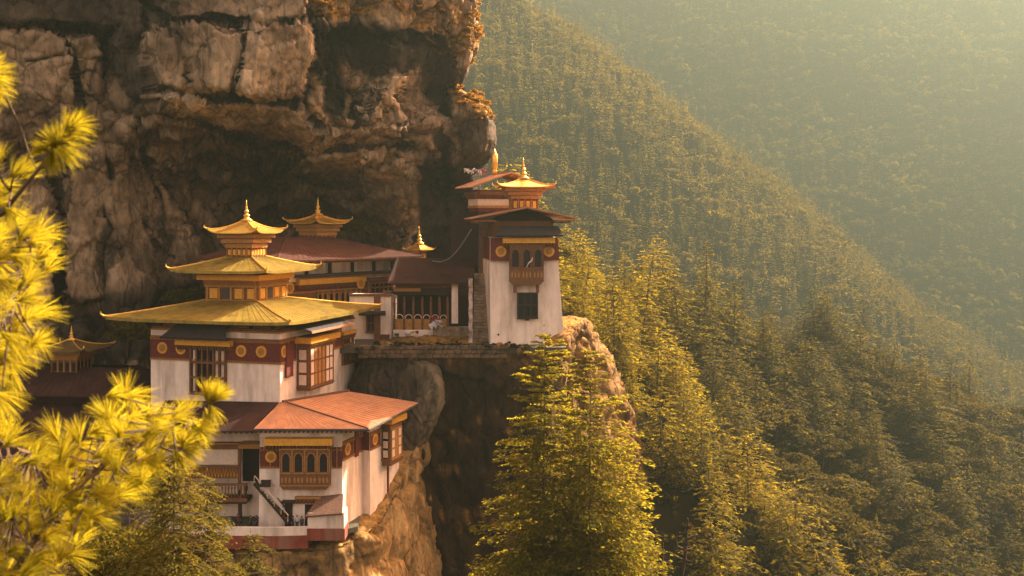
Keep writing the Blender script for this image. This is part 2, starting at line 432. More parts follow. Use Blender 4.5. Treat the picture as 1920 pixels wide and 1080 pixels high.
def cliff_wall():
    NU, NW, NV = 440, 60, 330
    v = np.linspace(0, 1, NV)
    py = -420 + v * 1150                                       # from far above the frame down behind the buildings
    Rk = [(-420, 860), (-60, 884), (0, 884), (50, 882), (95, 878), (120, 868), (145, 854), (165, 846), (182, 880), (205, 899), (235, 912), (260, 914), (285, 905), (303, 886), (320, 872), (400, 892), (480, 920), (600, 940), (730, 950)]
    Redge = np.interp(py, [a for a, b in Rk], [b for a, b in Rk])
    u = np.linspace(0, 1, NU)
    px = -420 + (Redge[None, :] + 420) * u[:, None]
    PY = np.broadcast_to(py[None, :], px.shape)
    cols = [-420, 0, 100, 200, 300, 450, 600, 750, 830, 900]
    rows = [-420, -200, -60, 40, 175, 230, 280, 350, 430, 500, 600, 730]
    T = [[260, 260, 260, 260, 260, 260, 260, 260, 260, 260],
         [192, 192, 192, 192, 192, 192, 194, 200, 208, 212],
         [168, 167, 168, 168, 166, 166, 168, 178, 186, 190],
         [166, 166, 168, 171, 164, 164, 168, 178, 186, 190],
         [168, 168, 170, 174, 165, 165, 174, 183, 192, 194],
         [170, 170, 173, 176, 172, 173, 176, 184, 195, 191],
         [174, 173, 177, 179, 182, 184, 182, 188, 200, 191],
         [177, 176, 180, 182, 190, 201, 200, 197, 205, 204],
         [176, 175, 180, 182, 188, 207, 210, 206, 212, 210],
         [175, 174, 180, 182, 186, 206, 212, 210, 214, 212],
         [175, 174, 178, 180, 184, 204, 212, 212, 214, 212],
         [172, 172, 174, 176, 182, 204, 212, 212, 214, 212]]
    D = lerp_table(cols, rows, T, px, PY)
    # slabs, steps and cracks read off the rock
    off = np.zeros(px.shape); crackdark = np.zeros(px.shape); slabmask = np.zeros(px.shape)
    wob = fbm(np.stack([px.ravel() / 42, PY.ravel() / 42, 0 * px.ravel()], -1), 4, 5).reshape(px.shape) * 9
    X_, Y_ = px + wob, PY + np.roll(wob, 37, 0)
    def slab(pts, h, w=7):
        nonlocal off
        h *= 1.35; w *= 0.5
        if h > 1.9: slabmask[...] = np.maximum(slabmask, sstep(0, 5, poly_sd(X_, Y_, pts)))
        off += h * sstep(-w * 0.5, w, poly_sd(X_, Y_, pts))
    def line(pts, h, w):
        nonlocal off
        d = seg_dist(X_, Y_, pts)
        off += h * np.exp(-(d / w) ** 2)
        if h < 0: crackdark[...] = np.maximum(crackdark, min(0.92, 0.35 - h * 0.22) * np.exp(-(d / (w * 0.75)) ** 2))
    slab([(332, 48), (455, 46), (462, 80), (450, 120), (440, 178), (365, 170), (350, 130)], 2.6)
    slab([(462, 48), (584, 44), (590, 110), (566, 186), (500, 190), (445, 176), (456, 115)], 3.0)
    slab([(330, -60), (580, -60), (575, 34), (470, 40), (330, 38)], 2.0)
    slab([(272, 80), (335, 60), (342, 165), (330, 205), (290, 190)], 1.8)
    slab([(0, 56), (120, 60), (135, 130), (150, 215), (120, 250), (0, 290), (-300, 300), (-300, 56)], 1.8)
    slab([(125, 62), (192, 66), (196, 240), (160, 225), (140, 130)], 1.2)
    slab([(-400, -60), (270, -60), (265, 52), (-400, 38)], 2.2)
    slab([(-300, 330), (60, 320), (96, 360), (108, 450), (102, 540), (60, 640), (-300, 680)], 3.2, 10)
    slab([(130, 280), (230, 265), (270, 380), (300, 500), (250, 560), (120, 560), (120, 400)], 1.8, 12)
    slab([(290, 300), (350, 330), (390, 420), (340, 500), (300, 470), (292, 380)], 1.4, 10)
    slab([(300, 180), (430, 190), (560, 200), (600, 260), (560, 285), (440, 245), (320, 225)], 1.8, 9)
    slab([(560, 290), (690, 275), (660, 320), (560, 318)], 2.2, 6)
    slab([(620, 236), (800, 232), (815, 270), (690, 272), (600, 262)], 1.6, 6)
    slab([(745, 60), (835, 70), (848, 160), (800, 215), (760, 200)], -1.5, 14)
    slab([(600, 60), (740, 60), (700, 150), (660, 228), (605, 190)], -2.8, 12)
    slab([(735, 140), (768, 130), (720, 225), (680, 236)], 2.2, 8)
    slab([(655, 160), (672, 130), (660, 226), (625, 236)], 1.6, 7)
    slab([(700, 320), (770, 300), (780, 360), (745, 430), (690, 400), (670, 340)], 2.0, 14)
    slab([(400, 330), (480, 325), (490, 365), (400, 370)], 1.4, 7)
    line([(330, 42), (400, 38), (470, 45), (560, 38), (600, 30)], -2.6, 5)
    line([(335, 60), (345, 120), (355, 170), (368, 184)], -2.4, 5)
    line([(452, 50), (462, 85), (440, 130), (432, 176)], -1.6, 4)
    line([(0, 42), (80, 50), (200, 58), (265, 64)], -2.6, 5)
    line([(298, 172), (360, 170), (430, 178), (500, 192), (560, 188)], -2.8, 6)
    line([(262, 0), (300, 20), (320, 45)], -1.8, 5)
    line([(196, 60), (194, 150), (196, 240), (208, 330)], -2.6, 6)
    line([(120, 60), (136, 120), (150, 215)], -1.4, 4)
    line([(50, 112), (120, 108)], -1.0, 3)
    line([(580, 40), (592, 110), (572, 190), (600, 235)], -2.4, 7)
    line([(440, 248), (500, 276), (560, 290), (640, 282), (700, 270), (790, 278)], -2.4, 6)
    line([(300, 205), (380, 232), (440, 262), (520, 300), (565, 330)], -2.6, 8)
    line([(225, 215), (250, 240), (285, 205)], -1.6, 6)
    line([(232, 245), (255, 270), (272, 330), (284, 385), (292, 450)], 1.8, 8)
    line([(268, 280), (290, 340), (305, 395), (312, 450)], -2.0, 7)
    line([(300, 330), (340, 395), (380, 440), (402, 470)], -2.2, 6)
    line([(98, 345), (112, 440), (108, 540), (90, 620)], -2.6, 7)
    line([(195, 400), (212, 430), (196, 500), (200, 560)], -2.4, 9)
    line([(640, 70), (650, 140), (672, 232)], -2.0, 6)
    line([(838, 168), (828, 250), (832, 320), (842, 400)], -5.0, 7)
    line([(810, 285), (820, 330), (838, 385)], 2.2, 4)
    line([(833, 295), (838, 345), (848, 352)], 2.0, 4)
    line([(768, 330), (776, 380), (750, 445)], 2.6, 10)
    line([(560, 330), (620, 350), (668, 352), (700, 420)], -1.8, 7)
    line([(700, 250), (745, 262), (800, 250)], -1.4, 4)
    # forward of the grid: world positions, with the wrapped flank of the cliff beyond the right edge
    Yd = D - off
    G = np.stack([(px - CX) / FPX * Yd, Yd, (CY - PY) / FPX * Yd], -1)
    e = G[-1]; tang = 7.0
    W = np.zeros((NW, NV, 3))
    for k in range(NW):
        t = (k + 1) / NW
        a = min(1.0, t * 3) * math.pi / 2
        back = max(0.0, t - 1 / 3) * 150
        W[k, :, 0] = e[:, 0] + (math.sin(a) * 2.0) * 0.6 - back * 0.30
        W[k, :, 1] = e[:, 1] + tang * (1 - math.cos(a)) + back
        W[k, :, 2] = e[:, 2] + back * 0.04
    pxa = np.concatenate([px, np.repeat(px[-1:], NW, 0)], 0); pya = np.concatenate([PY, np.repeat(PY[-1:], NW, 0)], 0)
    G = np.concatenate([G, W], 0)
    n = grid_normals(G)
    flat = G.reshape(-1, 3)
    if n.reshape(-1, 3)[:, 1].mean() > 0: n = -n
    s1 = flat * np.array([1, 1, 0.7])
    big = fbm(s1 / 13.0, 3, 3) * 2.0
    f1, f2, cid, tl = worley(flat / np.array([7.5, 7.5, 10.0]) + fbm(flat / 6, 3, 9)[:, None] * 0.30, 4, True)
    blocks = (cid - 0.5) * 1.8 + tl * 4.2 - 1.3 * np.exp(-((f2 - f1) / 0.05) ** 2)
    f1b, f2b, cidb, tlb = worley(flat / np.array([2.4, 2.4, 3.8]) + fbm(flat / 3, 3, 19)[:, None] * 0.3, 14, True)
    blocks2 = ((cidb - 0.5) * 0.4 + tlb * 1.3 - 0.30 * np.exp(-((f2b - f1b) / 0.06) ** 2))
    rid = fbm(flat / np.array([3.2, 3.2, 7.0]), 5, 21, ridged=True) * 0.75
    fine = fbm(flat / 1.1, 3, 31) * 0.28
    sl = np.concatenate([slabmask, np.zeros((NW, NV))], 0).ravel()
    disp = ((big + blocks) * (1 - 0.72 * sl) + blocks2 * (1 - 0.55 * sl) + rid * (1 - 0.35 * sl) + fine).reshape(G.shape[:2])
    edge = sstep(0, 14, np.concatenate([(Redge[None, :] - px), np.zeros((NW, NV))], 0))
    disp = disp * (0.45 + 0.55 * edge)
    G = G + n * disp[..., None]
    # lichen and water stains plus painted shade of overhang, notch and cave, and dry grass on the brow
    nz = fbm(np.stack([pxa.ravel() / 26, pya.ravel() / 60, 0 * pxa.ravel()], -1), 5, 41).reshape(pxa.shape) * 26
    def region(pts, soft): return sstep(-soft, soft, poly_sd(pxa + nz, pya + nz * 0.6, pts))
    stain_shade = np.zeros(pxa.shape)
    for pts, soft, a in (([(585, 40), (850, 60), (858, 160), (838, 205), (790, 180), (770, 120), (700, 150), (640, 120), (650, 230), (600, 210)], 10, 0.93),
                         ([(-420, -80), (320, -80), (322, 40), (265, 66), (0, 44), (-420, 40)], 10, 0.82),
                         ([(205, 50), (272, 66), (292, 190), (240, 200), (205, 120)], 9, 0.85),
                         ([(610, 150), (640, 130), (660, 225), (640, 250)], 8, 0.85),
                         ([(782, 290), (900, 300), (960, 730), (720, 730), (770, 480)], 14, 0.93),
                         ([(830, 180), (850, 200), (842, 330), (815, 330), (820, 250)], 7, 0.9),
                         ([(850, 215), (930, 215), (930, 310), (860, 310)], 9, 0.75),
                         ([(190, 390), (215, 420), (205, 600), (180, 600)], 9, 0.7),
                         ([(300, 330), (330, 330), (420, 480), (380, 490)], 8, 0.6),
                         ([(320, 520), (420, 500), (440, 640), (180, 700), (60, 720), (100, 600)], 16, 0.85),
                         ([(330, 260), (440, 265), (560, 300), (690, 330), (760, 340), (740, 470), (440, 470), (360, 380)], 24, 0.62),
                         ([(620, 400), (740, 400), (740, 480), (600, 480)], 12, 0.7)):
        stain_shade = np.maximum(stain_shade, a * region(pts, soft))
    stain_shade[:NU] = np.maximum(stain_shade[:NU], crackdark)
    n2 = grid_normals(G)
    if n2.reshape(-1, 3)[:, 1].mean() > 0: n2 = -n2
    up = n2[..., 2]
    grass = np.maximum(region([(560, -80), (980, -80), (980, 60), (905, 160), (868, 158), (840, 120), (790, 60), (730, 22), (640, 40), (585, 30)], 8),
                       region([(840, 165), (870, 168), (925, 205), (925, 226), (890, 226), (860, 200)], 6)) * sstep(-0.25, 0.25, up + nz / 90)
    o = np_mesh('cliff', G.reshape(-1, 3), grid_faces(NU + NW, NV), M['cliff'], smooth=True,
                attrs={'stain': np.clip(stain_shade * (1 - grass), 0, 1), 'grass': grass})
    tag(o, kind='structure')
    return G, grass, px.shape

CLIFF, CLIFF_GRASS, CLIFF_SHAPE = cliff_wall()

def rock_mass(name, plan, ztop, zbot, batter, mat, nv=110, step=0.55, amp=1.0, seed=50, stain_shade=None, grass_up=0.0, cap=6.0):
    """a crag: an outline in plan swept downwards; batter(i, depth) pushes it outwards (x, y) with depth"""
    pts = np.array(plan, float)
    L = np.concatenate([[0], np.cumsum(np.hypot(*np.diff(pts, axis=0).T))])
    n = max(30, int(L[-1] / step)); s = np.linspace(0, L[-1], n)
    xy = np.stack([np.interp(s, L, pts[:, 0]), np.interp(s, L, pts[:, 1])], -1)
    for _ in range(int(2.0 / step)): xy[1:-1] = 0.25 * xy[:-2] + 0.5 * xy[1:-1] + 0.25 * xy[2:]
    zt = np.interp(s, L, ztop)
    tg = np.gradient(xy, axis=0); tg /= np.linalg.norm(tg, axis=1, keepdims=True)
    out = np.stack([tg[:, 1], -tg[:, 0]], -1)
    ncap = 14
    G = np.zeros((n, nv + ncap, 3))
    for k in range(ncap):                                        # the top, rolled back from the brink
        t = 1 - k / ncap
        G[:, k, :2] = xy - out * cap * t; G[:, k, 2] = zt + 0.2 * t - 0.5 * (1 - t) ** 3
    dep = np.linspace(0, 1, nv) ** 1.4
    for k in range(nv):
        d = dep[k] * (zt - zbot)
        b = np.array([np.interp(d_, batter[0], batter[1]) for d_ in d]) if not callable(batter) else np.array([batter(s_ / L[-1], d_) for s_, d_ in zip(s, d)])
        G[:, ncap + k, :2] = xy + out * b[:, None]; G[:, ncap + k, 2] = zt - 0.5 - d
    nn = grid_normals(G)
    ctr = xy.mean(0)
    side = G[..., :2] - np.array([ctr[0], ctr[1] + 30])
    if (nn[:, ncap + 10, :2] * out).sum(-1).mean() < 0: nn = -nn
    f = G.reshape(-1, 3)
    f1, f2, cid, tl = worley(f / np.array([4.0, 4.0, 6.0]) + fbm(f / 4, 3, seed)[:, None] * 0.3, seed, True)
    g1, g2, gid, tg2 = worley(f / np.array([1.5, 1.5, 2.4]) + fbm(f / 2, 2, seed + 3)[:, None] * 0.3, seed + 4, True)
    d = fbm(f / np.array([8, 8, 12.0]), 4, seed + 1) * 1.2 + (cid - 0.5) * 1.0 + tl * 3.0 + tg2 * 1.9 - 0.8 * np.exp(-((f2 - f1) / 0.08) ** 2) + (gid - 0.5) * 0.5 - 0.3 * np.exp(-((g2 - g1) / 0.1) ** 2) + fbm(f / np.array([1.5, 1.5, 4]), 4, seed + 2, ridged=True) * 0.5
    d = d.reshape(G.shape[:2]) * amp
    d[:, :ncap] *= np.linspace(0.1, 0.6, ncap)[None, :]
    d[:, ncap:] *= np.clip(0.6 + np.arange(nv) / 10.0, 0, 1)[None, :]
    G = G + nn * d[..., None]
    st = np.zeros(G.shape[:2]) if stain_shade is None else stain_shade(G)
    n2 = grid_normals(G)
    if (n2[:, ncap + 10, :2] * out).sum(-1).mean() < 0: n2 = -n2
    gr = np.clip(sstep(0.35, 0.75, n2[..., 2] + fbm(f / 3, 3, seed + 8).reshape(d.shape) * 0.3) * grass_up, 0, 1)
    o = np_mesh(name, G.reshape(-1, 3), grid_faces(n, nv + ncap), mat, smooth=True, attrs={'stain': st, 'grass': gr})
    return tag(o, kind='structure')

# the crag that carries the watch tower and the upper terrace
def bt_tower(t, d):
    right = sstep(0.55, 0.72, np.array(t))
    return float((1 - right) * np.interp(d, [0, 2, 10, 40, 120], [0.2, -0.2, -3.0, -4.5, -1]) + right * np.interp(d, [0, 3, 8, 15, 24, 60, 120], [0.3, 2.3, 5.4, 8.4, 11.0, 17, 30]))
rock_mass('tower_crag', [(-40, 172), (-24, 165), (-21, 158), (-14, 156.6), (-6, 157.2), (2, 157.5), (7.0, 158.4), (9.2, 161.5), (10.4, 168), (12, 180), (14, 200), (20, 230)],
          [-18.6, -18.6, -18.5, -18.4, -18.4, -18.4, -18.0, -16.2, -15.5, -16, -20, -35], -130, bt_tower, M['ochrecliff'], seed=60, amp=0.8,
          stain_shade=lambda G: np.clip(sstep(9.5, 5.5, G[..., 0] - 0.42 * np.clip(-18 - G[..., 2], 0, 60) * 0.35) * (0.80 + 0.15 * (fbm(G.reshape(-1, 3) / np.array([2.5, 2.5, 14]), 4, 5).reshape(G.shape[:2]))), 0, 0.94) * sstep(-18.4, -22.0, G[..., 2]), grass_up=0.9, cap=16)  # lichen plus painted shade on the enclosed face, sunlit right edge left pale
# the crag under the lower house and its courtyard
def bt_low(t, d):
    return float(np.interp(d, [0, 4, 12, 40, 120], [0.0, 0.9, 2.2, 7.0, 16]) * (0.42 + 0.05 * t))
rock_mass('courtyard_crag', [(-95, 160), (-70, 140), (-55, 133.5), (-40, 131.6), (-28, 131.3), (-21.5, 132.2), (-18.2, 136), (-16.8, 141.5), (-15.2, 147), (-13.9, 153), (-13, 165), (-18, 180)],
          [-34, -38, -40.6, -40.6, -40.4, -39.8, -39.2, -38.4, -35.2, -32.0, -30, -30], -130, bt_low, M['palecliff'], seed=80, amp=0.6, grass_up=0.5, cap=9,
          stain_shade=lambda G: 0.5 * sstep(0.15, 0.5, fbm(G.reshape(-1, 3) / np.array([2, 2, 3.0]), 4, 77).reshape(G.shape[:2])))
# the dark gully wall between the two crags
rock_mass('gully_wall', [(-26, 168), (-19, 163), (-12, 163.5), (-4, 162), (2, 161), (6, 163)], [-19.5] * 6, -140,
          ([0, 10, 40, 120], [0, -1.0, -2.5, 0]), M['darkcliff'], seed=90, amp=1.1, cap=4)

def boulder(name, c, rad, mat, seed, tilt=0.0, amp=1.0, roty=0.0):
    nu, nv = 90, 60
    th = np.linspace(0, 2 * np.pi, nu); ph = np.linspace(0.02, np.pi - 0.02, nv)
    T, Ph = np.meshgrid(th, ph, indexing='ij')
    d = np.stack([np.cos(T) * np.sin(Ph), np.sin(T) * np.sin(Ph), np.cos(Ph)], -1)
    sq = 1.0 / (np.abs(d) ** 3.2).sum(-1) ** (1 / 3.2)
    G = d * sq[..., None] * np.array(rad)
    f = G.reshape(-1, 3) + seed
    k1, k2, cid = worley(f / 4.5, seed)
    dd = fbm(f / 5, 4, seed) * 1.0 + (cid - 0.5) * 0.7 - 0.5 * np.exp(-((k2 - k1) / 0.08) ** 2) + fbm(f / 1.2, 3, seed + 2, ridged=True) * 0.25
    G = G + d * (dd.reshape(T.shape) * amp)[..., None]
    Rm = np.array((Matrix.Rotation(tilt, 3, 'Y') @ Matrix.Rotation(roty, 3, 'X')))
    G[-1] = G[0]
    G = G @ Rm.T + np.array(c)
    o = np_mesh(name, G.reshape(-1, 3), grid_faces(nu, nv), mat, smooth=True, attrs={'stain': 0.8 * sstep(-0.3, 0.35, fbm(f / np.array([3, 3, 9.0]), 4, seed + 5)), 'grass': np.zeros(len(f))})
    return tag(o, kind='structure')
def slab_rock(name, outline, Y, concave, thick, mat, seed):
    """a tilted curved slab: hollow face towards the valley, rounded rim"""
    o_ = np.array(outline, float); n0 = len(o_)
    L = np.concatenate([[0], np.cumsum(np.hypot(*np.diff(np.vstack([o_, o_[:1]]), axis=0).T))])
    s = np.linspace(0, L[-1], 161); oo = np.vstack([o_, o_[:1]])
    ring = np.stack([np.interp(s, L, oo[:, 0]), np.interp(s, L, oo[:, 1])], -1)
    for _ in range(10): ring[:-1] = 0.25 * np.roll(ring[:-1], 1, 0) + 0.5 * ring[:-1] + 0.25 * np.roll(ring[:-1], -1, 0); ring[-1] = ring[0]
    c = o_.mean(0)
    rr = np.concatenate([np.linspace(0.02, 0.86, 34), 0.86 + 0.14 * np.sin(np.linspace(0.1, math.pi / 2, 12)), np.linspace(0.97, 0.1, 14)])
    yy = np.concatenate([concave * (1 - (np.linspace(0.02, 0.86, 34) / 0.86) ** 2), (1 - np.cos(np.linspace(0.1, math.pi / 2, 12))) * thick * 0.5, np.linspace(thick * 0.7, thick * 1.3, 14)])
    PXY = c[None, None] + (ring[:, None] - c[None, None]) * rr[None, :, None]
    tilt = (PXY[..., 1] - c[1]) / FPX * Y * -0.35 - (PXY[..., 0] - c[0]) / FPX * Y * 0.25
    Yd = Y + yy[None, :] + tilt
    G = np.stack([(PXY[..., 0] - CX) / FPX * Y, Yd, (CY - PXY[..., 1]) / FPX * Y], -1)
    f = G.reshape(-1, 3)
    k1, k2, cid, tl = worley(f / np.array([3, 3, 4.0]), seed, True)
    dd = fbm(f / 4, 4, seed) * 0.5 + tl * 1.0 - 0.25 * np.exp(-((k2 - k1) / 0.06) ** 2) + fbm(f / np.array([1, 1, 2.5]), 3, seed + 2, ridged=True) * 0.22
    nn = grid_normals(G)
    if nn[:, 10, 1].mean() > 0: nn = -nn
    dd = dd.reshape(G.shape[:2]); dd[-1] = dd[0]; nn[-1] = nn[0]
    G = G + nn * dd[..., None]
    st = 0.90 * sstep(0.97, 0.86, np.broadcast_to(rr[None, :], dd.shape)) * np.broadcast_to(sstep(800, 735, PXY[..., 1]) * 0.45 + 0.55, dd.shape)
    side = sstep(755, 835, PXY[..., 0] + 0.25 * (PXY[..., 1] - 740))
    st = np.clip(0.62 * (1 - side) + 0.45 * fbm(f / np.array([1.6, 1.6, 5]), 4, seed + 9).reshape(side.shape), 0, 0.9)  # shaded face painted darker, sunlit right rim paler, with mottled staining
    o = np_mesh(name, G.reshape(-1, 3), grid_faces(161, len(rr)), mat, smooth=True, attrs={'stain': st, 'grass': 0 * st})
    return tag(o, kind='structure')
slab_rock('boulder', [(640, 760), (655, 705), (688, 668), (730, 660), (775, 668), (812, 690), (832, 716), (833, 752), (820, 790), (797, 822), (760, 856), (732, 850), (700, 820), (660, 800)], 154.5, 0.5, 4.0, M['greyrock'], 5)
# ------------------------------------------------------------------ the valley: spurs of forested slope
class Spur:
    def __init__(s, pts, k): s.p = np.array([tuple(q) for q in pts]); s.k = k
def slope_height(x, y, spurs, namp, nscale, seed):
    h = np.full(x.shape, -1e9)
    for sp in spurs:
        for a, b in zip(sp.p[:-1], sp.p[1:]):
            d = b - a
            t = np.clip(((x - a[0]) * d[0] + (y - a[1]) * d[1]) / (d[0] ** 2 + d[1] ** 2), 0, 1)
            dist = np.hypot(x - a[0] - t * d[0], y - a[1] - t * d[1])
            h = np.maximum(h, a[2] + t * d[2] - sp.k * np.sqrt(dist ** 2 + 25) )
    q = np.stack([x.ravel() / nscale, y.ravel() / nscale, 0 * x.ravel()], -1)
    return h + fbm(q, 4, seed).reshape(x.shape) * namp

NEAR = [Spur([P(850, 330, 300), P(905, 375, 268), P(980, 440, 272), P(1040, 462, 280), P(1200, 540, 300), P(1350, 585, 320), P(1560, 640, 350), P(1740, 725, 380), P(1920, 800, 410), P(2250, 950, 450)], 0.95),
        Spur([P(1240, 640, 285), P(1330, 770, 268), P(1480, 920, 255), P(1650, 1060, 248), P(1900, 1270, 240)], 1.0),
        Spur([P(1040, 560, 225), P(1080, 640, 212), P(1165, 800, 204), P(1260, 940, 195), P(1400, 1070, 185), P(1560, 1200, 178)], 1.0)]
MID = [Spur([P(500, -420, 1280), P(880, -70, 1220), P(960, 30, 1191), P(1020, 85, 1191), P(1100, 170, 1198), P(1210, 290, 1205), P(1300, 340, 1213), P(1450, 460, 1227), P(1530, 530, 1236), P(1620, 590, 1243), P(1750, 670, 1250), P(1920, 735, 1265), P(2300, 850, 1294)], 0.80),
       Spur([P(1100, 200, 1146), P(1200, 400, 1027), P(1290, 520, 922)], 0.85), Spur([P(1420, 470, 1176), P(1560, 620, 1057), P(1700, 760, 953)], 0.85)]
FAR = [Spur([P(-400, -60, 2286), P(300, -60, 2212), P(1200, -50, 2212), P(1700, -60, 2212), P(2400, -60, 2212), P(3200, -60, 2212)], 0.80),
       Spur([P(1640, -40, 2109), P(1690, 100, 1961), P(1760, 260, 1800), P(1850, 420, 1638), P(1980, 560, 1490)], 0.90),
       Spur([P(1180, -30, 2124), P(1270, 120, 1976), P(1360, 260, 1844), P(1430, 380, 1740)], 0.95),
       Spur([P(2050, -60, 1991), P(2120, 200, 1740), P(2200, 420, 1549)], 0.92)]
HN = lambda x, y: slope_height(x, y, NEAR, 8.0, 36, 101)
HM = lambda x, y: slope_height(x, y, MID, 17.0, 100, 111)
HF = lambda x, y: slope_height(x, y, FAR, 28.0, 180, 121)

def slope_sheet(name, H, x0, x1, y0, y1, st, zmin):
    xs = np.arange(x0, x1 + st, st); ys = np.arange(y0, y1 + st, st)
    Xg, Yg = np.meshgrid(xs, ys, indexing='ij')
    Z = np.maximum(H(Xg, Yg), zmin)
    o = np_mesh(name, np.stack([Xg, Yg, Z], -1).reshape(-1, 3), grid_faces(len(xs), len(ys)), M['floor'], smooth=True)
    return tag(o, kind='structure')
slope_sheet('near_hillside', HN, -60, 330, 150, 560, 3.0, -300)
slope_sheet('middle_hillside', HM, -640, 1160, 690, 1730, 11.0, -380)
slope_sheet('far_hillside', HF, -1900, 2900, 1280, 3050, 22.0, -390)
gs = MB(); gs.add([(-3000, -300, -400), (3800, -300, -400), (3800, 3150, -400), (-3000, 3150, -400)], [(0, 1, 2, 3)])
tag(gs.build('ground', M['floor']), kind='structure')
# ------------------------------------------------------------------ building kit
def pagoda_roof(parent, F, ex, ey, ze, tx, ty, zt, mat, up=0.5, thick=0.22, curve=0.35, name='roof', soffit='darkwood', ridges='gilt', tips='gilt', ns=14, nt=8, tipsize=0.55, fascia=None):
    """hipped roof from an eave rectangle ex=(x0,x1), ey=(y0,y1) at ze to a top rectangle tx, ty at zt, corners swept up"""
    E = [(ex[0], ey[0]), (ex[1], ey[0]), (ex[1], ey[1]), (ex[0], ey[1])]
    T = [(tx[0], ty[0]), (tx[1], ty[0]), (tx[1], ty[1]), (tx[0], ty[1])]
    mb = MB(F); sof = MB(F)
    def surf(side, s, t):
        a, b = E[side], E[(side + 1) % 4]; c, d = T[side], T[(side + 1) % 4]
        x = (a[0] * (1 - s) + b[0] * s) * (1 - t) + (c[0] * (1 - s) + d[0] * s) * t
        y = (a[1] * (1 - s) + b[1] * s) * (1 - t) + (c[1] * (1 - s) + d[1] * s) * t
        k = abs(2 * s - 1)
        z = ze + (zt - ze) * (t * (1 - curve) + curve * t * t) + up * (k ** 5) * (1 - t) ** 3
        return (x, y, z)
    for side in range(4):
        top = [[surf(side, i / ns, j / nt) for j in range(nt + 1)] for i in range(ns + 1)]
        pts = [p for r_ in top for p in r_]
        low = [(p[0], p[1], p[2] - thick) for p in pts]
        w = nt + 1
        f = [(i * w + j, (i + 1) * w + j, (i + 1) * w + j + 1, i * w + j + 1) for i in range(ns) for j in range(nt)]
        edge = [(i * w, (i + 1) * w, len(pts) + (i + 1) * w, len(pts) + i * w) for i in range(ns)]
        mb.add(pts + low, f + edge)
        sof.add([(p[0], p[1], p[2] - thick) for p in pts], f)
    if mat in ('goldroof', 'shrineroof', 'oldroof'):
        for side in range(4):
            ln = math.dist(E[side], E[(side + 1) % 4]); k = max(6, int(ln / 1.1))
            for i in range(1, k): mb.tube([Vector(surf(side, i / k, t / 5)) + Vector((0, 0, .012)) for t in range(6)], .035, 4)
    r_ = mb.build(name, M[mat], parent)
    sof.build('soffit', M[soffit], r_)
    for c in range(4):
        if ridges: MB(F).tube([Vector(surf(c, 0, t / 6)) + Vector((0, 0, 0.03)) for t in range(7)], max(0.06, tipsize * 0.16), 6).build('hip_ridge', M[ridges], r_)
    if tips:
        for c in range(4):
            p0 = Vector(surf(c, 0, 0)); out = (p0 - Vector(surf(c, 0, 0.3))); out.z = 0; out.normalize()
            tp = MB(F)
            tp.tube([p0 - out * tipsize * .6, p0 + out * tipsize * .25 + Vector((0, 0, .06 * tipsize)), p0 + out * tipsize * .75 + Vector((0, 0, .45 * tipsize)), p0 + out * tipsize * .7 + Vector((0, 0, 1.0 * tipsize))],
                    [tipsize * .22, tipsize * .24, tipsize * .17, tipsize * .04], 6)
            tp.build('corner_ornament', M[tips], r_)
    return r_

def finial(parent, F, x, y, z, h, name='finial', w=1.0, mat='gilt'):
    mb = MB(F)
    k = h * 0.16 * w
    prof = [(1.7, 0), (1.75, .04), (1.1, .10), (.85, .13), (.80, .20), (1.05, .24), (1.05, .27), (.55, .31), (.42, .36), (.72, .41), (.78, .45), (.45, .50), (.30, .56), (.42, .60), (.30, .65), (.20, .75), (.24, .79), (.12, .86), (.02, 1.0)]
    mb.lathe(x, y, [(a * k, z + b * h) for a, b in prof], 14)
    return mb.build(name, M[mat], parent, smooth=True)

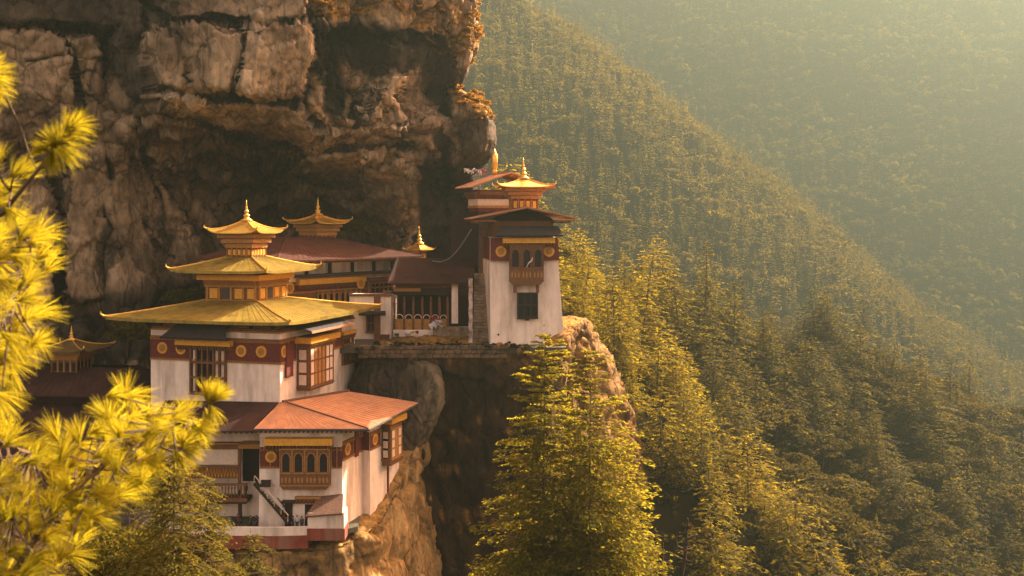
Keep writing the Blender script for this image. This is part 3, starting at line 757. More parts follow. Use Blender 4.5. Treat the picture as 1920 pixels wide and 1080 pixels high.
def lantern(parent, F, x, y, half, z0, zc, ze, za, zf, eave, wall='wood', roofmat='gilt', posts=5, up=0.6, top_half=0.25, base='stone'):
    """a small roof pavilion: walls z0..zc, flaring brackets zc..ze, tent roof ze..za, finial to zf"""
    w = MB(F).box(x - half, x + half, y - half, y + half, z0, zc).build('lantern_wall', M[wall], parent)
    b = MB(F)
    for k in range(3):
        t0, t1 = k / 3, (k + 1) / 3
        h0 = half * 1.04 + (eave * 0.80 - half) * (t0 + 0.12); b.box(x - h0, x + h0, y - h0, y + h0, zc + (ze - zc) * t0 + 0.004, zc + (ze - zc) * (t0 + 0.27))
        h2 = h0 * 0.95; b.box(x - h2, x + h2, y - h2, y + h2, zc + (ze - zc) * (t0 + 0.27), zc + (ze - zc) * t1)
    b.build('bracket_cornice', M['ochre'], parent)
    p = MB(F); d = MB(F)
    for sx, sy in ((1, 0), (-1, 0), (0, 1), (0, -1)):
        for k in range(posts + 1):
            u = -half + 2 * half * k / posts
            q = (u, sx * 0)
            cx_, cy_ = (x + sx * half, y + u) if sx else (x + u, y + sy * half)
            p.box(cx_ - .09, cx_ + .09, cy_ - .09, cy_ + .09, z0 + .1, zc - .02)
            if k < posts:
                mx_, my_ = (x + sx * half, y + u + half / posts) if sx else (x + u + half / posts, y + sy * half)
                e = half / posts * 0.55
                d.box(mx_ - (.04 if sx else e), mx_ + (.04 if sx else e), my_ - (e if sx else .04), my_ + (e if sx else .04), z0 + (zc - z0) * .22, z0 + (zc - z0) * .82)
    p.build('post', M['ochre'], w); d.build('panel', M['gold'] if roofmat == 'gilt' else M['black'], w)
    if base: MB(F).box(x - half * 1.12, x + half * 1.12, y - half * 1.12, y + half * 1.12, z0 - .6, z0 + .09).build('plinth', M[base], parent)
    r_ = pagoda_roof(parent, F, (x - eave, x + eave), (y - eave, y + eave), ze + .05, (x - top_half, x + top_half), (y - top_half, y + top_half), za, roofmat, up=up, thick=0.14, curve=0.45, name='lantern_roof', tipsize=eave * 0.15, soffit='ochre', ns=12, nt=6)
    finial(parent, F, x, y, za - 0.1, zf - za + 0.1)

def lattice_window(parent, F, u0, u1, w0, w1, cols, rows, v=0.0, dep=0.22, frame='wood', pane='glass', pale_cols=(), bar=0.10, name='window', label=None):
    """frame with a grid of panes; the columns in pale_cols hold pale boards instead of dark panes"""
    m = MB(F); m.box(u0 - .14, u0 + .06, v, v + dep, w0 - .1, w1 + .1); m.box(u1 - .06, u1 + .14, v, v + dep, w0 - .1, w1 + .1)
    m.box(u0 + .06, u1 - .06, v, v + dep - .003, w1 - .06, w1 + .12); m.box(u0 - .2, u1 + .2, v, v + dep + .1, w0 - .26, w0 - .1)
    for c in range(1, cols):
        u = u0 + (u1 - u0) * c / cols; m.box(u - bar / 2, u + bar / 2, v, v + dep - .04, w0 - .1, w1 - .06)
    for r_ in range(0, rows):
        w = w0 + (w1 - w0) * r_ / rows; m.box(u0 + .06, u1 - .06, v, v + dep - .06, w - bar * .55, w + bar * .55)
    o = m.build(name, M[frame], parent)
    if label: o['label'] = label
    MB(F).box(u0, u1, v + .01, v + .05, w0, w1).build('pane', M[pane], o)
    for c in pale_cols:
        a = u0 + (u1 - u0) * c / cols + bar * .8; b = u0 + (u1 - u0) * (c + 1) / cols - bar * .8
        for r_ in range(rows):
            z0 = w0 + (w1 - w0) * r_ / rows + .16; z1 = w0 + (w1 - w0) * (r_ + 1) / rows - .16
            MB(F).box(a, b, v + .06, v + .10, z0, z1).build('shutter_panel', M['pale'], o)
    return o

def arch_bay(parent, F, u0, u1, w0, w1, n, v=0.0, dep=0.9, lower=0.4, frame='ochre', name='bay_window', chamfer=0.35, label=None):
    """a projecting timber bay: a row of arched openings above a carved balustrade"""
    body = MB(F)
    wl_ = w0 + (w1 - w0) * lower
    body.prism([(u0 + chamfer, w0), (u1 - chamfer, w0), (u1, w0 + chamfer), (u1, wl_), (u0, wl_), (u0, w0 + chamfer)], v, v + dep, 'y')
    body.box(u0, u1, v, v + dep - .12, wl_, w1)
    o = body.build(name, M['wood'], parent)
    if label: o['label'] = label
    fr = MB(F); dk = MB(F); pn = MB(F)
    pw = (u1 - u0) / n
    for k in range(n):
        c = u0 + pw * (k + .5); a = pw * .30
        zs, zt_ = wl_ + .14, w1 - .28 * (w1 - wl_)
        arch = [(c - a, zs), (c + a, zs)] + [(c + a * math.cos(t), zt_ - a * .2 + a * 1.05 * math.sin(t)) for t in [math.pi * i / 8 for i in range(9)]]
        dk.prism(arch, v + dep - .119, v + dep - .09, 'y')
        inner = arch[2:]
        for q in range(len(inner) - 1):
            (x0, z0), (x1, z1) = inner[q], inner[q + 1]
            fr.tube([(x0, v + dep - .06, z0), (x1, v + dep - .06, z1)], .07, 5)
        fr.box(c - a - .14, c - a, v + dep - .12, v + dep - .01, zs, zt_)
        fr.box(c + a, c + a + .14, v + dep - .12, v + dep - .01, zs, zt_)
        fr.box(c - pw * .42, c + pw * .42, v + dep, v + dep + .06, wl_ - .12, wl_ + .06)
        for q in range(3):
            uu = c - pw * .3 + pw * .3 * q; hz = (wl_ - w0)
            pn.prism([(uu - .08, w0 + hz * .42), (uu + .08, w0 + hz * .42), (uu + .16, w0 + hz * .62), (uu, w0 + hz * .80), (uu - .16, w0 + hz * .62)], v + dep + .003, v + dep + .04, 'y')
    for k in range(n + 1):
        u = u0 + pw * k; fr.box(max(u0, u - .09), min(u1, u + .09), v + dep - .12, v + dep + .03, wl_ + .06, w1)
    fr.box(u0 - .08, u1 + .08, v, v + dep + .06, w1, w1 + .16)
    fr.box(u0 - .05, u1 + .05, v, v + dep + .07, w0 + chamfer, w0 + chamfer + .12)
    dk.build('arch_opening', M['black'], o); fr.build('arch_frame', M[frame], o); pn.build('carved_panel', M['ochre'], o)
    return o

def cornice(parent, F, u0, u1, w0, w1, v=0.0, dep=0.9, mat='gold', name='cornice', dentils=True):
    h = w1 - w0
    o = MB(F).box(u0, u1, v, v + dep, w0 + h * .0, w1).build(name, M[mat], parent)
    if dentils:
        d = MB(F); n = int((u1 - u0) / .42)
        for k in range(n):
            u = u0 + .15 + (u1 - u0 - .3) * k / max(1, n - 1)
            d.box(u - .11, u + .11, v, v + dep * .82, w0 - .34, w0 - .01)
            d.box(u - .07, u + .07, v, v + dep * .62, w0 - .66, w0 - .35)
        d.build('dentil', M['wood'], o)
    return o

def medallion(parent, F, u, w, r_=0.75, v=0.0):
    o = MB(F).disc(u, w, r_, v, v + .10, 22).build('medallion', M['gold'], parent)
    MB(F).disc(u, w, r_ * .62, v + .10, v + .15, 18).build('boss', M['ochre'], o)
    return o

def band(parent, F, u0, u1, w0, w1, v=0.06, name='maroon_band', mat='maroon', rows=True):
    o = MB(F).box(u0, u1, -0.02, v, w0, w1).build(name, M[mat], parent)
    if rows:
        d = MB(F); n = int((u1 - u0) / .34)
        for wz in (w1 - .22, w1 - .55, w0 + .08):
            for k in range(n):
                u = u0 + .12 + (u1 - u0 - .24) * k / max(1, n - 1)
                d.box(u - .085, u + .085, v, v + .09, wz, wz + .16)
        d.box(u0, u1, v + .002, v + .12, w1 - .36, w1 - .29); d.box(u0, u1, v + .002, v + .11, w0 - .05, w0 + .06)
        d.box((u0 + u1) / 2 - .05, (u0 + u1) / 2 + .05, v - .01, v + .1, w0, w1 - .02)
        d.build('band_moulding', M['ochre'], o)
    return o

def canopy(parent, F, u0, u1, w_out, w_in, v_out, mat='slate', thick=0.12, name='canopy', edge='darkwood', skew=0.5, v_in=0.0):
    a = [(u0, v_out, w_out), (u1, v_out, w_out), (u1 - skew, v_in, w_in), (u0 + skew, v_in, w_in)]
    m = MB(F); m.add(a + [(p[0], p[1], p[2] - thick) for p in a], [(0, 1, 2, 3), (4, 5, 6, 7), (0, 1, 5, 4), (1, 2, 6, 5), (3, 0, 4, 7), (2, 3, 7, 6)])
    o = m.build(name, M[mat], parent)
    MB(F).box(u0 - .03, u1 + .03, v_out - .02, v_out + .08, w_out - thick - .12, w_out + .03).build('canopy_edge', M[edge], o)
    return o

def local(loc, yaw): return Matrix.Translation(Vector(loc)) @ Matrix.Rotation(yaw, 4, 'Z')

# ------------------------------------------------------------------ the temple with three golden roofs
YAW = -math.atan2(600, 2000)
TC = (-30.45, 140.0, -23.8)
temple = thing('golden_roofed_temple', 'white temple with three stacked golden roofs, largest building on the ledge', 'temple', TC, YAW)
TF = local(TC, YAW)
FR = TF @ Matrix(((1, 0, 0, -19.7), (0, -1, 0, 0), (0, 0, 1, 0), (0, 0, 0, 1)))       # front face: u 0..19.7
RT = TF @ Matrix(((0, 1, 0, 0), (1, 0, 0, 0), (0, 0, 1, 0), (0, 0, 0, 1)))            # right face: u = depth
MB(TF).box(-19.7, 0, 0, 22.9, -9, 9.17).build('wall', M['white'], temple)
band(temple, FR, -.05, 19.75, 5.04, 8.26); band(temple, RT, -.05, 4.4, 5.04, 8.26)
band(temple, RT, 13.0, 18.2, 5.2, 8.2)
MB(FR).box(-.08, 19.8, -.05, .09, 9.02, 9.24).build('wall_coping', M['ochre'], temple)
MB(RT).box(-.08, 22.9, -.05, .09, 9.02, 9.24).build('wall_coping', M['ochre'], temple)
for u in (1.9, 4.8, 14.0, 17.0): medallion(temple, FR, u, 6.6, .78, .07)
medallion(temple, RT, .95, 6.6, .80, .07)
medallion(temple, RT, 14.6, 7.3, .7, .07)
win = lattice_window(temple, FR, 6.5, 11.7, 0.8, 6.9, 6, 3, v=.02, dep=.5, pale_cols=(0, 4, 5), bar=.22, frame='wood')
for k in range(4):
    pass
m = MB(FR)
for k in range(9): m.box(7.5 + k * .27, 7.58 + k * .27, .07, .3, .9, 6.8)
m.build('lattice', M['darkwood'], win)
cornice(temple, FR, 4.4, 12.8, 7.2, 7.95, dep=1.0)
canopy(temple, FR, 2.9, 13.0, 8.35, 10.2, 2.0, 'slate', skew=1.6)
MB(RT).box(1.2, 3.0, 0.05, .35, 3.1, 7.4).build('red_shutter', M['maroon'], temple)
# right-hand bay of the front corner
bay = MB(TF).box(0, 1.8, 4.6, 12.0, 0.9, 8.2).build('bay', M['wood'], temple)
BF = TF @ Matrix(((1, 0, 0, 0), (0, -1, 0, 4.6), (0, 0, 1, 0), (0, 0, 0, 1)))
BR = TF @ Matrix(((0, 1, 0, 1.8), (1, 0, 0, 0), (0, 0, 1, 0), (0, 0, 0, 1)))
lattice_window(temple, BF, .25, 1.6, 1.5, 6.6, 1, 3, v=.02, dep=.12, pale_cols=(0,), bar=.16)
lattice_window(temple, BR, 4.9, 11.7, 1.4, 6.6, 6, 3, v=.02, dep=.14, pale_cols=(0, 4, 5), bar=.2, frame='wood', pane='ochre')
c_ = MB(TF).box(-.02, 2.5, 3.9, 12.9, 7.35, 8.15).build('cornice', M['gold'], temple)
d_ = MB(BR)
for k in range(20): d_.box(4.75 + k * .37, 4.95 + k * .37, 0, .45, 6.98, 7.34)
d_.build('dentil', M['ochre'], c_)
m = MB(TF); m.add([(-.02, 2.6, 10.2), (-.02, 14.6, 10.2), (3.4, 14.9, 9.2), (3.4, 2.4, 9.2), (-.02, 2.6, 10.05), (-.02, 14.6, 10.05), (3.4, 14.9, 9.05), (3.4, 2.4, 9.05)], [(0, 1, 2, 3), (4, 5, 6, 7), (3, 2, 6, 7), (0, 3, 7, 4), (1, 2, 6, 5)])
cp = m.build('canopy', M['slate'], temple)
MB(TF).box(3.38, 3.5, 2.3, 15.0, 8.92, 9.24).build('canopy_edge', M['redroof'], cp)
lattice_window(temple, RT, 18.4, 21.6, 2.8, 6.8, 3, 3, v=.02, dep=.4, pale_cols=(2,), bar=.2)
cornice(temple, RT, 17.8, 22.2, 7.0, 7.5, dep=.7)
# attic under the eaves
att = MB(TF).box(-18.7, -1.0, 1.0, 21.9, 9.1, 10.95).build('attic', M['ochre'], temple)
m = MB(TF)
for k in range(24):
    u = -18.9 + 18.2 * k / 23; m.box(u - .14, u + .14, -1.6, 1.0, 10.1, 10.38)
for k in range(26):
    w = .4 + 22 * k / 25; m.box(-1.0, 1.7, w - .14, w + .14, 10.1, 10.38)
for u in (-18.4, -15.5, -4.5, -1.3): m.box(u - .18, u + .18, .2, .55, 9.1, 10.6)
m.build('rafter', M['darkwood'], att)
MB(TF).box(-19.6, -.1, .1, 22.8, 9.18, 9.55).build('attic_beam', M['wood'], att)
TCX, TCY = -11.5, 11.0
pagoda_roof(temple, TF, (-24.7, 3.0), (-3.1, 25.5), 10.75, (TCX - 4.2, TCX + 4.2), (TCY - 4.2, TCY + 4.2), 12.7, 'goldroof', up=0.22, thick=0.42, curve=0.06, name='lower_roof', tipsize=0.75, soffit='wood')
# second tier
MB(TF).box(TCX - 4.15, TCX + 4.15, TCY - 4.15, TCY + 4.15, 12.3, 16.5).build('tier_wall', M['wood'], temple)
F2 = TF @ Matrix(((1, 0, 0, TCX - 4.15), (0, -1, 0, TCY - 4.15), (0, 0, 1, 12.6), (0, 0, 0, 1)))
R2 = TF @ Matrix(((0, 1, 0, TCX + 4.15), (1, 0, 0, TCY - 4.15), (0, 0, 1, 12.6), (0, 0, 0, 1)))
for FF in (F2, R2):
    for k, u in enumerate((.9, 2.9, 4.9, 6.9)):
        pm = 'gold' if (k != 1) else 'slate'
        MB(FF).box(u - .1, u + 1.15, .0, .10, .35, 1.75).build('painted_panel', M[pm], temple)
    m = MB(FF)
    for k in range(5): m.box(.45 + k * 1.9 - .16, .45 + k * 1.9 + .16, 0, .2, .1, 2.1)
    m.box(0, 8.3, 0, .18, 0, .2); m.box(0, 8.3, 0, .28, 1.95, 2.2)
    for k in range(24): m.box(.1 + k * .345, .29 + k * .345, 0, .45, 2.25, 2.55)
    for k in range(24): m.box(.1 + k * .345, .29 + k * .345, 0, .65, 2.62, 2.9)
    m.build('tier_moulding', M['ochre'], temple)
MB(TF).box(TCX - 5.0, TCX + 5.0, TCY - 5.0, TCY + 5.0, 15.55, 16.3).build('tier_cornice', M['gold'], temple)
MB(TF).box(TCX - 4.6, TCX + 4.6, TCY - 4.6, TCY + 4.6, 16.3, 16.85).build('tier_beam', M['darkwood'], temple)
pagoda_roof(temple, TF, (TCX - 7.6, TCX + 7.5), (TCY - 7.5, TCY + 7.5), 16.95, (TCX - 2, TCX + 2), (TCY - 2, TCY + 2), 18.75, 'goldroof', up=0.25, thick=0.38, curve=0.08, name='middle_roof', tipsize=0.75, soffit='ochre')
lantern(temple, TF, TCX, TCY, 1.95, 18.7, 20.0, 22.15, 24.0, 26.9, 3.95, wall='maroon', posts=5, up=0.55, base=None)

# ------------------------------------------------------------------ lower house with the orange roof
LZ = -38.6
LC = (-26.0, 140.0, LZ)
lower = thing('orange_roofed_house', 'white lower house with a faded orange sheet roof and a large arched bay', 'house', LC)
PLAN = [(-31.9, 135.0), (-21.5, 135.0), (-19.75, 140.9), (-18.75, 140.6), (-15.9, 149.3), (-17.0, 152), (-26, 152), (-32.0, 142)]
m = MB(); n = len(PLAN); zt = -26.5
ctr = (-24.0, 143.0)
def grow(p, k): return (ctr[0] + (p[0] - ctr[0]) * k, ctr[1] + (p[1] - ctr[1]) * k)
low = [(*grow(p, 1.02), LZ - 2.5) for p in PLAN]; up_ = [(*p, zt) for p in PLAN]
m.add(low + up_, [tuple(range(n)), tuple(range(n, 2 * n))] + [(i, (i + 1) % n, n + (i + 1) % n, n + i) for i in range(n)])
m.build('wall', M['white'], lower)
LF = face_frame((-31.9, 134.97), (-21.5, 134.97), LZ)
px2u = lambda px: (px - 960) / 2000 * 135 + 31.9
py2w = lambda py, Y=135: -(py - 415) / 2000 * Y - LZ
band(lower, LF, 0, px2u(527), py2w(877), py2w(838)); band(lower, LF, px2u(622), px2u(642), py2w(877), py2w(838))
medallion(lower, LF, px2u(508.5), py2w(856), .72, .07)
MB(LF).box(0, px2u(642), -.02, .05, py2w(836), py2w(818)).build('pale_frieze', M['pale'], lower)
cornice(lower, LF, px2u(500), px2u(626), py2w(831), py2w(818.5), dep=1.5)
arch_bay(lower, LF, px2u(528), px2u(621), py2w(914), py2w(840), 4, dep=1.15, lower=.42, chamfer=.45)
canopy(lower, LF, px2u(489), px2u(510), py2w(906), py2w(899), .9, 'darkwood', skew=.1, name='small_awning')
R1 = face_frame((-21.5, 135.0), (-19.75, 140.9), LZ); R2_ = face_frame((-18.75, 140.6), (-15.9, 149.3), LZ); RJ = face_frame((-19.75, 140.9), (-18.75, 140.6), LZ)
band(lower, R1, -.05, 6.1, 8.3, 10.75); medallion(lower, R1, 1.4, 9.5, .8, .07)
MB(R1).box(0, 6.1, -.03, .05, 10.85, 12.0).build('pale_frieze', M['pale'], lower)
MB(R1).box(3.6, 4.5, .02, .25, 8.0, 12.0).build('red_post', M['maroon'], lower)
band(lower, RJ, 0, 1.0, 8.4, 10.8, rows=False)
band(lower, R2_, 0, 3.2, 8.4, 10.8); medallion(lower, R2_, 1.4, 9.6, .75, .07)
MB(R2_).box(0, 3.2, -.03, .06, 10.9, 12.0).build('pale_frieze', M['pale'], lower)
b2 = MB(R2_).box(3.6, 7.4, 0, 1.3, 5.6, 11.2).build('side_bay', M['wood'], lower)
SB = R2_ @ Matrix(((1, 0, 0, 0), (0, 1, 0, 1.3), (0, 0, 1, 0), (0, 0, 0, 1)))
SBF = face_frame((R2_ @ Vector((3.6, 0, 0)))[:2], (R2_ @ Vector((3.6, 1.3, 0)))[:2], LZ)
lattice_window(lower, SB, 3.9, 7.1, 6.6, 10.4, 3, 3, v=.02, dep=.12, pale_cols=(0, 2), pane='ochre', bar=.18, frame='ochre')
lattice_window(lower, SBF, .2, 1.1, 6.6, 10.4, 1, 3, v=.02, dep=.1, pale_cols=(0,), bar=.14)
cornice(lower, R2_, 3.2, 8.2, 11.3, 12.1, dep=1.75, dentils=True)
MB(R2_).box(5.2, 5.6, .02, .22, 1.5, 5.4).build('red_drainpipe', M['maroon'], lower)
# roof: hipped sheet, eave along the front and the right side
rf = MB()
A, U, Rr, E, L, T0 = (-29.9, 140.3, -23.75), (-23.0, 150.5, -24.0), (-13.2, 149.9, -25.45), (-17.9, 133.0, -25.85), (-32.2, 133.0, -25.85), (-30.4, 139.8, -23.75)
def quad(mb, a, b, c, d, n=10, sag=0.0, th=.14):
    a, b, c, d = map(Vector, (a, b, c, d)); pts = []
    for i in range(n + 1):
        for j in range(n + 1):
            s, t = i / n, j / n
            pts.append(a * (1 - s) * (1 - t) + b * s * (1 - t) + c * s * t + d * (1 - s) * t)
    w = n + 1; N = len(pts)
    fc = [(i * w + j, (i + 1) * w + j, (i + 1) * w + j + 1, i * w + j + 1) for i in range(n) for j in range(n)]
    lo = [p - Vector((0, 0, th)) for p in pts]
    bd = [(i, i + 1) for i in range(n)] + [(N - w + i, N - w + i + 1) for i in range(n)] + [(i * w, (i + 1) * w) for i in range(n)] + [(i * w + n, (i + 1) * w + n) for i in range(n)]
    mb.add(pts + lo, fc + [tuple(N + k for k in f) for f in fc] + [(p, q, N + q, N + p) for p, q in bd])
quad(rf, L, E, A, T0, 30)
quad(rf, E, Rr, U, A, 30)
roof = rf.build('roof', M['redroof'], lower)
m = MB(); m.tube([Vector(E) + Vector((0, 0, .04)), Vector(A) + Vector((0, 0, .06))], .11, 6); m.tube([Vector(T0) + Vector((.3, .2, .12)), Vector(U) + Vector((0, 0, .15))], .16, 6); m.build('ridge_cap', M['tile'], roof)
m = MB()
def seams(mb, a, b, c, d, n):
    a, b, c, d = map(Vector, (a, b, c, d))
    for k in range(1, n):
        s = k / n; mb.tube([a.lerp(b, s) + Vector((0, 0, .02)), d.lerp(c, s) + Vector((0, 0, .012))], .018, 4)
seams(m, L, E, A, T0, 16); seams(m, E, Rr, U, A, 18)
m.build('roof_seam', M['redroof'], roof)
m = MB(); m.box(-32.3, -17.85, 132.78, 132.98, -26.16, -25.88); m.tube([Vector(E) + Vector((.1, -.1, -.2)), Vector(Rr) + Vector((.1, 0, -.2))], .13, 6); m.build('gutter', M['slate'], roof)
m = MB()
for k in range(24):
    x_ = -32 + 13.6 * k / 23; m.box(x_ - .1, x_ + .1, 133.2, 135.2, -26.42, -26.14)
for k in range(24):
    p = Vector(E).lerp(Vector(Rr), k / 23); m.tube([p + Vector((-.2, .1, -.42)), p + Vector((-3.2, 1.2, -.36))], .10, 4)
m.build('rafter', M['darkwood'], roof)
# door in the courtyard
MB(LF).box(px2u(572), px2u(600), .02, .12, 0, py2w(945)).build('door', M['black'], lower)
dl = cornice(lower, LF, px2u(555), px2u(603), py2w(933), py2w(929), dep=.8, mat='ochre')
MB(LF).box(px2u(559), px2u(600), .02, .55, py2w(942), py2w(933.5)).build('door_frieze', M['maroon'], lower)
MB(LF).box(px2u(531), px2u(556), .02, 1.1, py2w(940), py2w(936.5)).build('lintel', M['darkwood'], lower)
MB(LF).box(px2u(600), px2u(626), .02, 1.1, py2w(941), py2w(937)).build('lintel', M['darkwood'], lower)
MB(LF).box(px2u(535), px2u(549), .02, .35, 0, py2w(940)).build('side_door', M['darkwood'], lower)

# ------------------------------------------------------------------ annex with balcony, left of the lower house
AC = (-37.5, 139.0, LZ)
annex = thing('balcony_house', 'white annex with a carved balcony under a dark lean-to roof', 'house', AC)
AY = 138.6
X = lambda px, Y=AY: (px - 960) / 2000 * Y
Z = lambda py, Y=AY: -(py - 415) / 2000 * Y
MB().box(-44, -32.02, 139.6, 142, LZ - 2, -27.0).build('wall', M['white'], annex)
MB().box(-44, X(450), 137.6, 139.6, Z(868), Z(838)).build('upper_wall', M['pale'], annex)
MB().box(X(452), X(489), 139.45, 139.6, Z(905), Z(838)).build('dark_doorway', M['black'], annex)
m = MB(); m.box(-44, X(452), 137.2, 139.6, Z(838), Z(831)); c1 = m.build('cornice', M['wood'], annex)
m = MB(); m.box(-44, X(452) + .15, 137.0, 137.25, Z(829), Z(826)); m.box(X(452), X(496), 137.2, 139.6, Z(838) + .05, Z(829)); m.build('cornice_strip', M['ochre'], c1)
rl = MB().box(-44, X(452), 137.45, 137.6, Z(893), Z(870)).build('lattice_rail', M['wood'], annex)
m = MB()
for k in range(22):
    u = -43.8 + k * .40; m.tube([(u, 137.4, Z(890)), (u + .2, 137.4, Z(873)), (u + .4, 137.4, Z(890))], .05, 4)
m.build('zigzag_bar', M['gold'], rl)
bl = MB().box(-44, X(470), 136.2, 139.5, Z(936), Z(930)).build('balcony_floor', M['darkwood'], annex)
m = MB(); m.box(-44, X(472), 136.15, 136.35, Z(902), Z(898)); m.box(-44, X(472), 136.12, 136.38, Z(932), Z(925))
for k in range(26):
    u = -43.8 + k * .40
    if u < X(470): m.lathe(u, 136.25, [(.09, Z(925)), (.13, Z(918)), (.06, Z(912)), (.12, Z(906)), (.08, Z(902))], 6)
m.build('balustrade', M['wood'], annex)
for u in (X(458), X(395)): MB().box(u - .22, u + .22, 136.3, 136.7, LZ, Z(934)).build('post', M['darkwood'], annex)
MB().box(X(452) - .1, X(452) + .25, 137.3, 137.65, Z(930), Z(838)).build('post', M['wood'], annex)
r2 = MB(); quad(r2, (-46, 133.4, -26.15), (-32.6, 133.4, -26.15), (-30.6, 139.9, -23.72), (-46, 141.5, -23.72))
ar = r2.build('roof', M['oldroof'], annex)
m = MB(); m.box(-46, -32.5, 133.2, 133.4, -26.42, -26.17)
for k in range(20): m.box(-45.6 + k * .68, -45.42 + k * .68, 133.6, 137.2, -26.62, -26.32)
m.build('rafter', M['darkwood'], ar)

stair = thing('wooden_staircase', 'steep dark wooden staircase from the balcony down to the courtyard', 'staircase', (-29.5, 134.2, LZ))
p0, p1 = P(478, 905, 135.2), P(541, 979, 133.9)
for s_ in (-.55, .55):
    MB().tube([p0 + Vector((0, s_, 0)), p1 + Vector((0, s_, 0))], .17, 4).build('stringer', M['darkwood'], stair)
    h = Vector((.1, s_, 1.0)); m = MB(); m.tube([p0 + h, p1 + h], .07, 5)
    for k in range(6): q = p0.lerp(p1, k / 5) + Vector((0, s_, 0)); m.tube([q, q + Vector((.05, 0, 1.0))], .05, 4)
    m.build('handrail', M['pale'] if s_ < 0 else M['darkwood'], stair)
for k in range(15):
    q = p0.lerp(p1, (k + .5) / 15); MB().box(q.x - .18, q.x + .18, q.y - .5, q.y + .5, q.z - .04, q.z + .05).build('step', M['wood'], stair)

# courtyard floor and its parapet
cf = MB(); cf.prism([(-46, 136), (-40, 132.6), (-30, 132.2), (-22, 132.6), (-19.5, 135), (-20, 141), (-46, 142)], LZ - .6, LZ)
tag(cf.build('courtyard_ground', M['paving']), kind='structure')
par = thing('courtyard_wall', 'low white parapet with a red base curving round the courtyard', 'wall', (-32, 131.6, LZ - 1.2))
line = [(-44.5, 135.0), (-41.5, 133.0), (-38.5, 132.2), (-34, 131.7), (-29, 131.6), (-25.2, 131.9)]
def wall_strip(mb, pts, th, z0, z1):
    n = len(pts); c = np.array(pts); t = np.gradient(c, axis=0); t /= np.linalg.norm(t, axis=1, keepdims=True); o_ = np.stack([t[:, 1], -t[:, 0]], -1) * th / 2
    a, b = c + o_, c - o_
    v = [(*p, z0) for p in a] + [(*p, z0) for p in b] + [(*p, z1) for p in a] + [(*p, z1) for p in b]
    f = []
    for i in range(n - 1):
        f += [(i, i + 1, 2 * n + i + 1, 2 * n + i), (n + i, n + i + 1, 3 * n + i + 1, 3 * n + i), (2 * n + i, 2 * n + i + 1, 3 * n + i + 1, 3 * n + i)]
    f += [(0, n, 3 * n, 2 * n), (n - 1, 2 * n - 1, 4 * n - 1, 3 * n - 1)]
    mb.add(v, f)
zc_ = lambda py: -(py - 415) / 2000 * 131.7
m = MB(); wall_strip(m, line, .45, zc_(1004), zc_(988)); m.build('white_parapet', M['white'], par)
m = MB(); wall_strip(m, line, .62, zc_(1028), zc_(1003.5)); m.build('red_base', M['redpaint'], par)
shed = thing('courtyard_gatehouse', 'small white gatehouse with a brown slate roof at the right end of the courtyard wall', 'gatehouse', (-23, 133, LZ - 1))
G0 = lambda px, Y=131.8: (px - 960) / 2000 * Y
MB().box(G0(577), G0(645), 131.75, 134.6, zc_(1000), zc_(962)).build('wall', M['white'], shed)
MB().box(G0(577) - .05, G0(647), 131.55, 134.7, zc_(1013), zc_(991)).build('red_base', M['redpaint'], shed)
quad_roof = MB(); quad(quad_roof, (G0(573), 131.3, zc_(966)), (G0(643), 131.3, zc_(960.5)), (G0(636), 134.9, zc_(938)), (G0(590), 134.9, zc_(943)), 8, th=.2)
quad_roof.build('slate_roof', M['tile'], shed)

# ------------------------------------------------------------------ watch tower
WY = R(6)
WC = (P(920, 637, 160).x, 160.0, -17.8)
tower = thing('watch_tower', 'tapering white tower with a gabled roof standing alone on the brink of the crag', 'tower', WC, WY)
WF = local(WC, WY)
MB(WF).box(0, 11.3, 0, 12, -2.5, 15.4, top=(-.1, -1.25, .5, -.5)).build('wall', M['white'], tower)
WA = WF @ Matrix(((1, 0, 0, 0), (0, -1, -.5 / 17.9, -.07), (0, 0, 1, 0), (0, 0, 0, 1)))
MB(WA).box(-.08, 10.35, -.05, .08, 11.9, 15.38, top=(0, -.22, 0, 0)).build('maroon_band', M['maroon'], tower)
m = MB(WF @ Matrix(((0, -1, 0, -.05), (-1, 0, 0, 12), (0, 0, 1, 0), (0, 0, 0, 1)))); m.box(0, 11.4, -.05, .06, 11.9, 15.38); m.build('maroon_band', M['maroon'], tower)
for u in (1.5, 8.75): medallion(tower, WA, u, 13.3, .82, .09)
arch_bay(tower, WA, 2.75, 7.85, 8.3, 14.1, 3, dep=1.0, lower=.44, frame='wood', chamfer=.55)
m = MB(WA)
for u in (3.6, 7.0): m.box(u - .22, u + .22, 0, .7, 7.1, 8.35)
m.build('bay_bracket', M['wood'], tower)
lattice_window(tower, WA, 4.1, 6.95, 3.4, 7.0, 3, 2, v=.02, dep=.35, frame='darkwood', bar=.26)
MB(WA).box(5.2, 5.8, 0, .3, 2.9, 3.2).build('window_bracket', M['darkwood'], tower)
MB(WA).disc(1.15, .8, .16, -.02, .05, 10).build('drain_hole', M['black'], tower)
m = MB(WA); m.tube([(5.25, 1.12, 10.9), (5.55, 1.2, 11.6), (6.0, 1.15, 11.9), (6.15, 1.12, 12.4)], [.05, .12, .14, .08], 5); m.build('white_scarf', M['pale'], tower)
cornice(tower, WA, 1.7, 9.5, 14.55, 15.35, dep=1.3)
MB(WF).box(.5, 9.6, 1.0, 11, 15.3, 17.9).build('attic', M['wood'], tower)
canopy(tower, WA, .7, 10.6, 15.75, 17.1, 1.9, 'slate', skew=.5, v_in=.3)
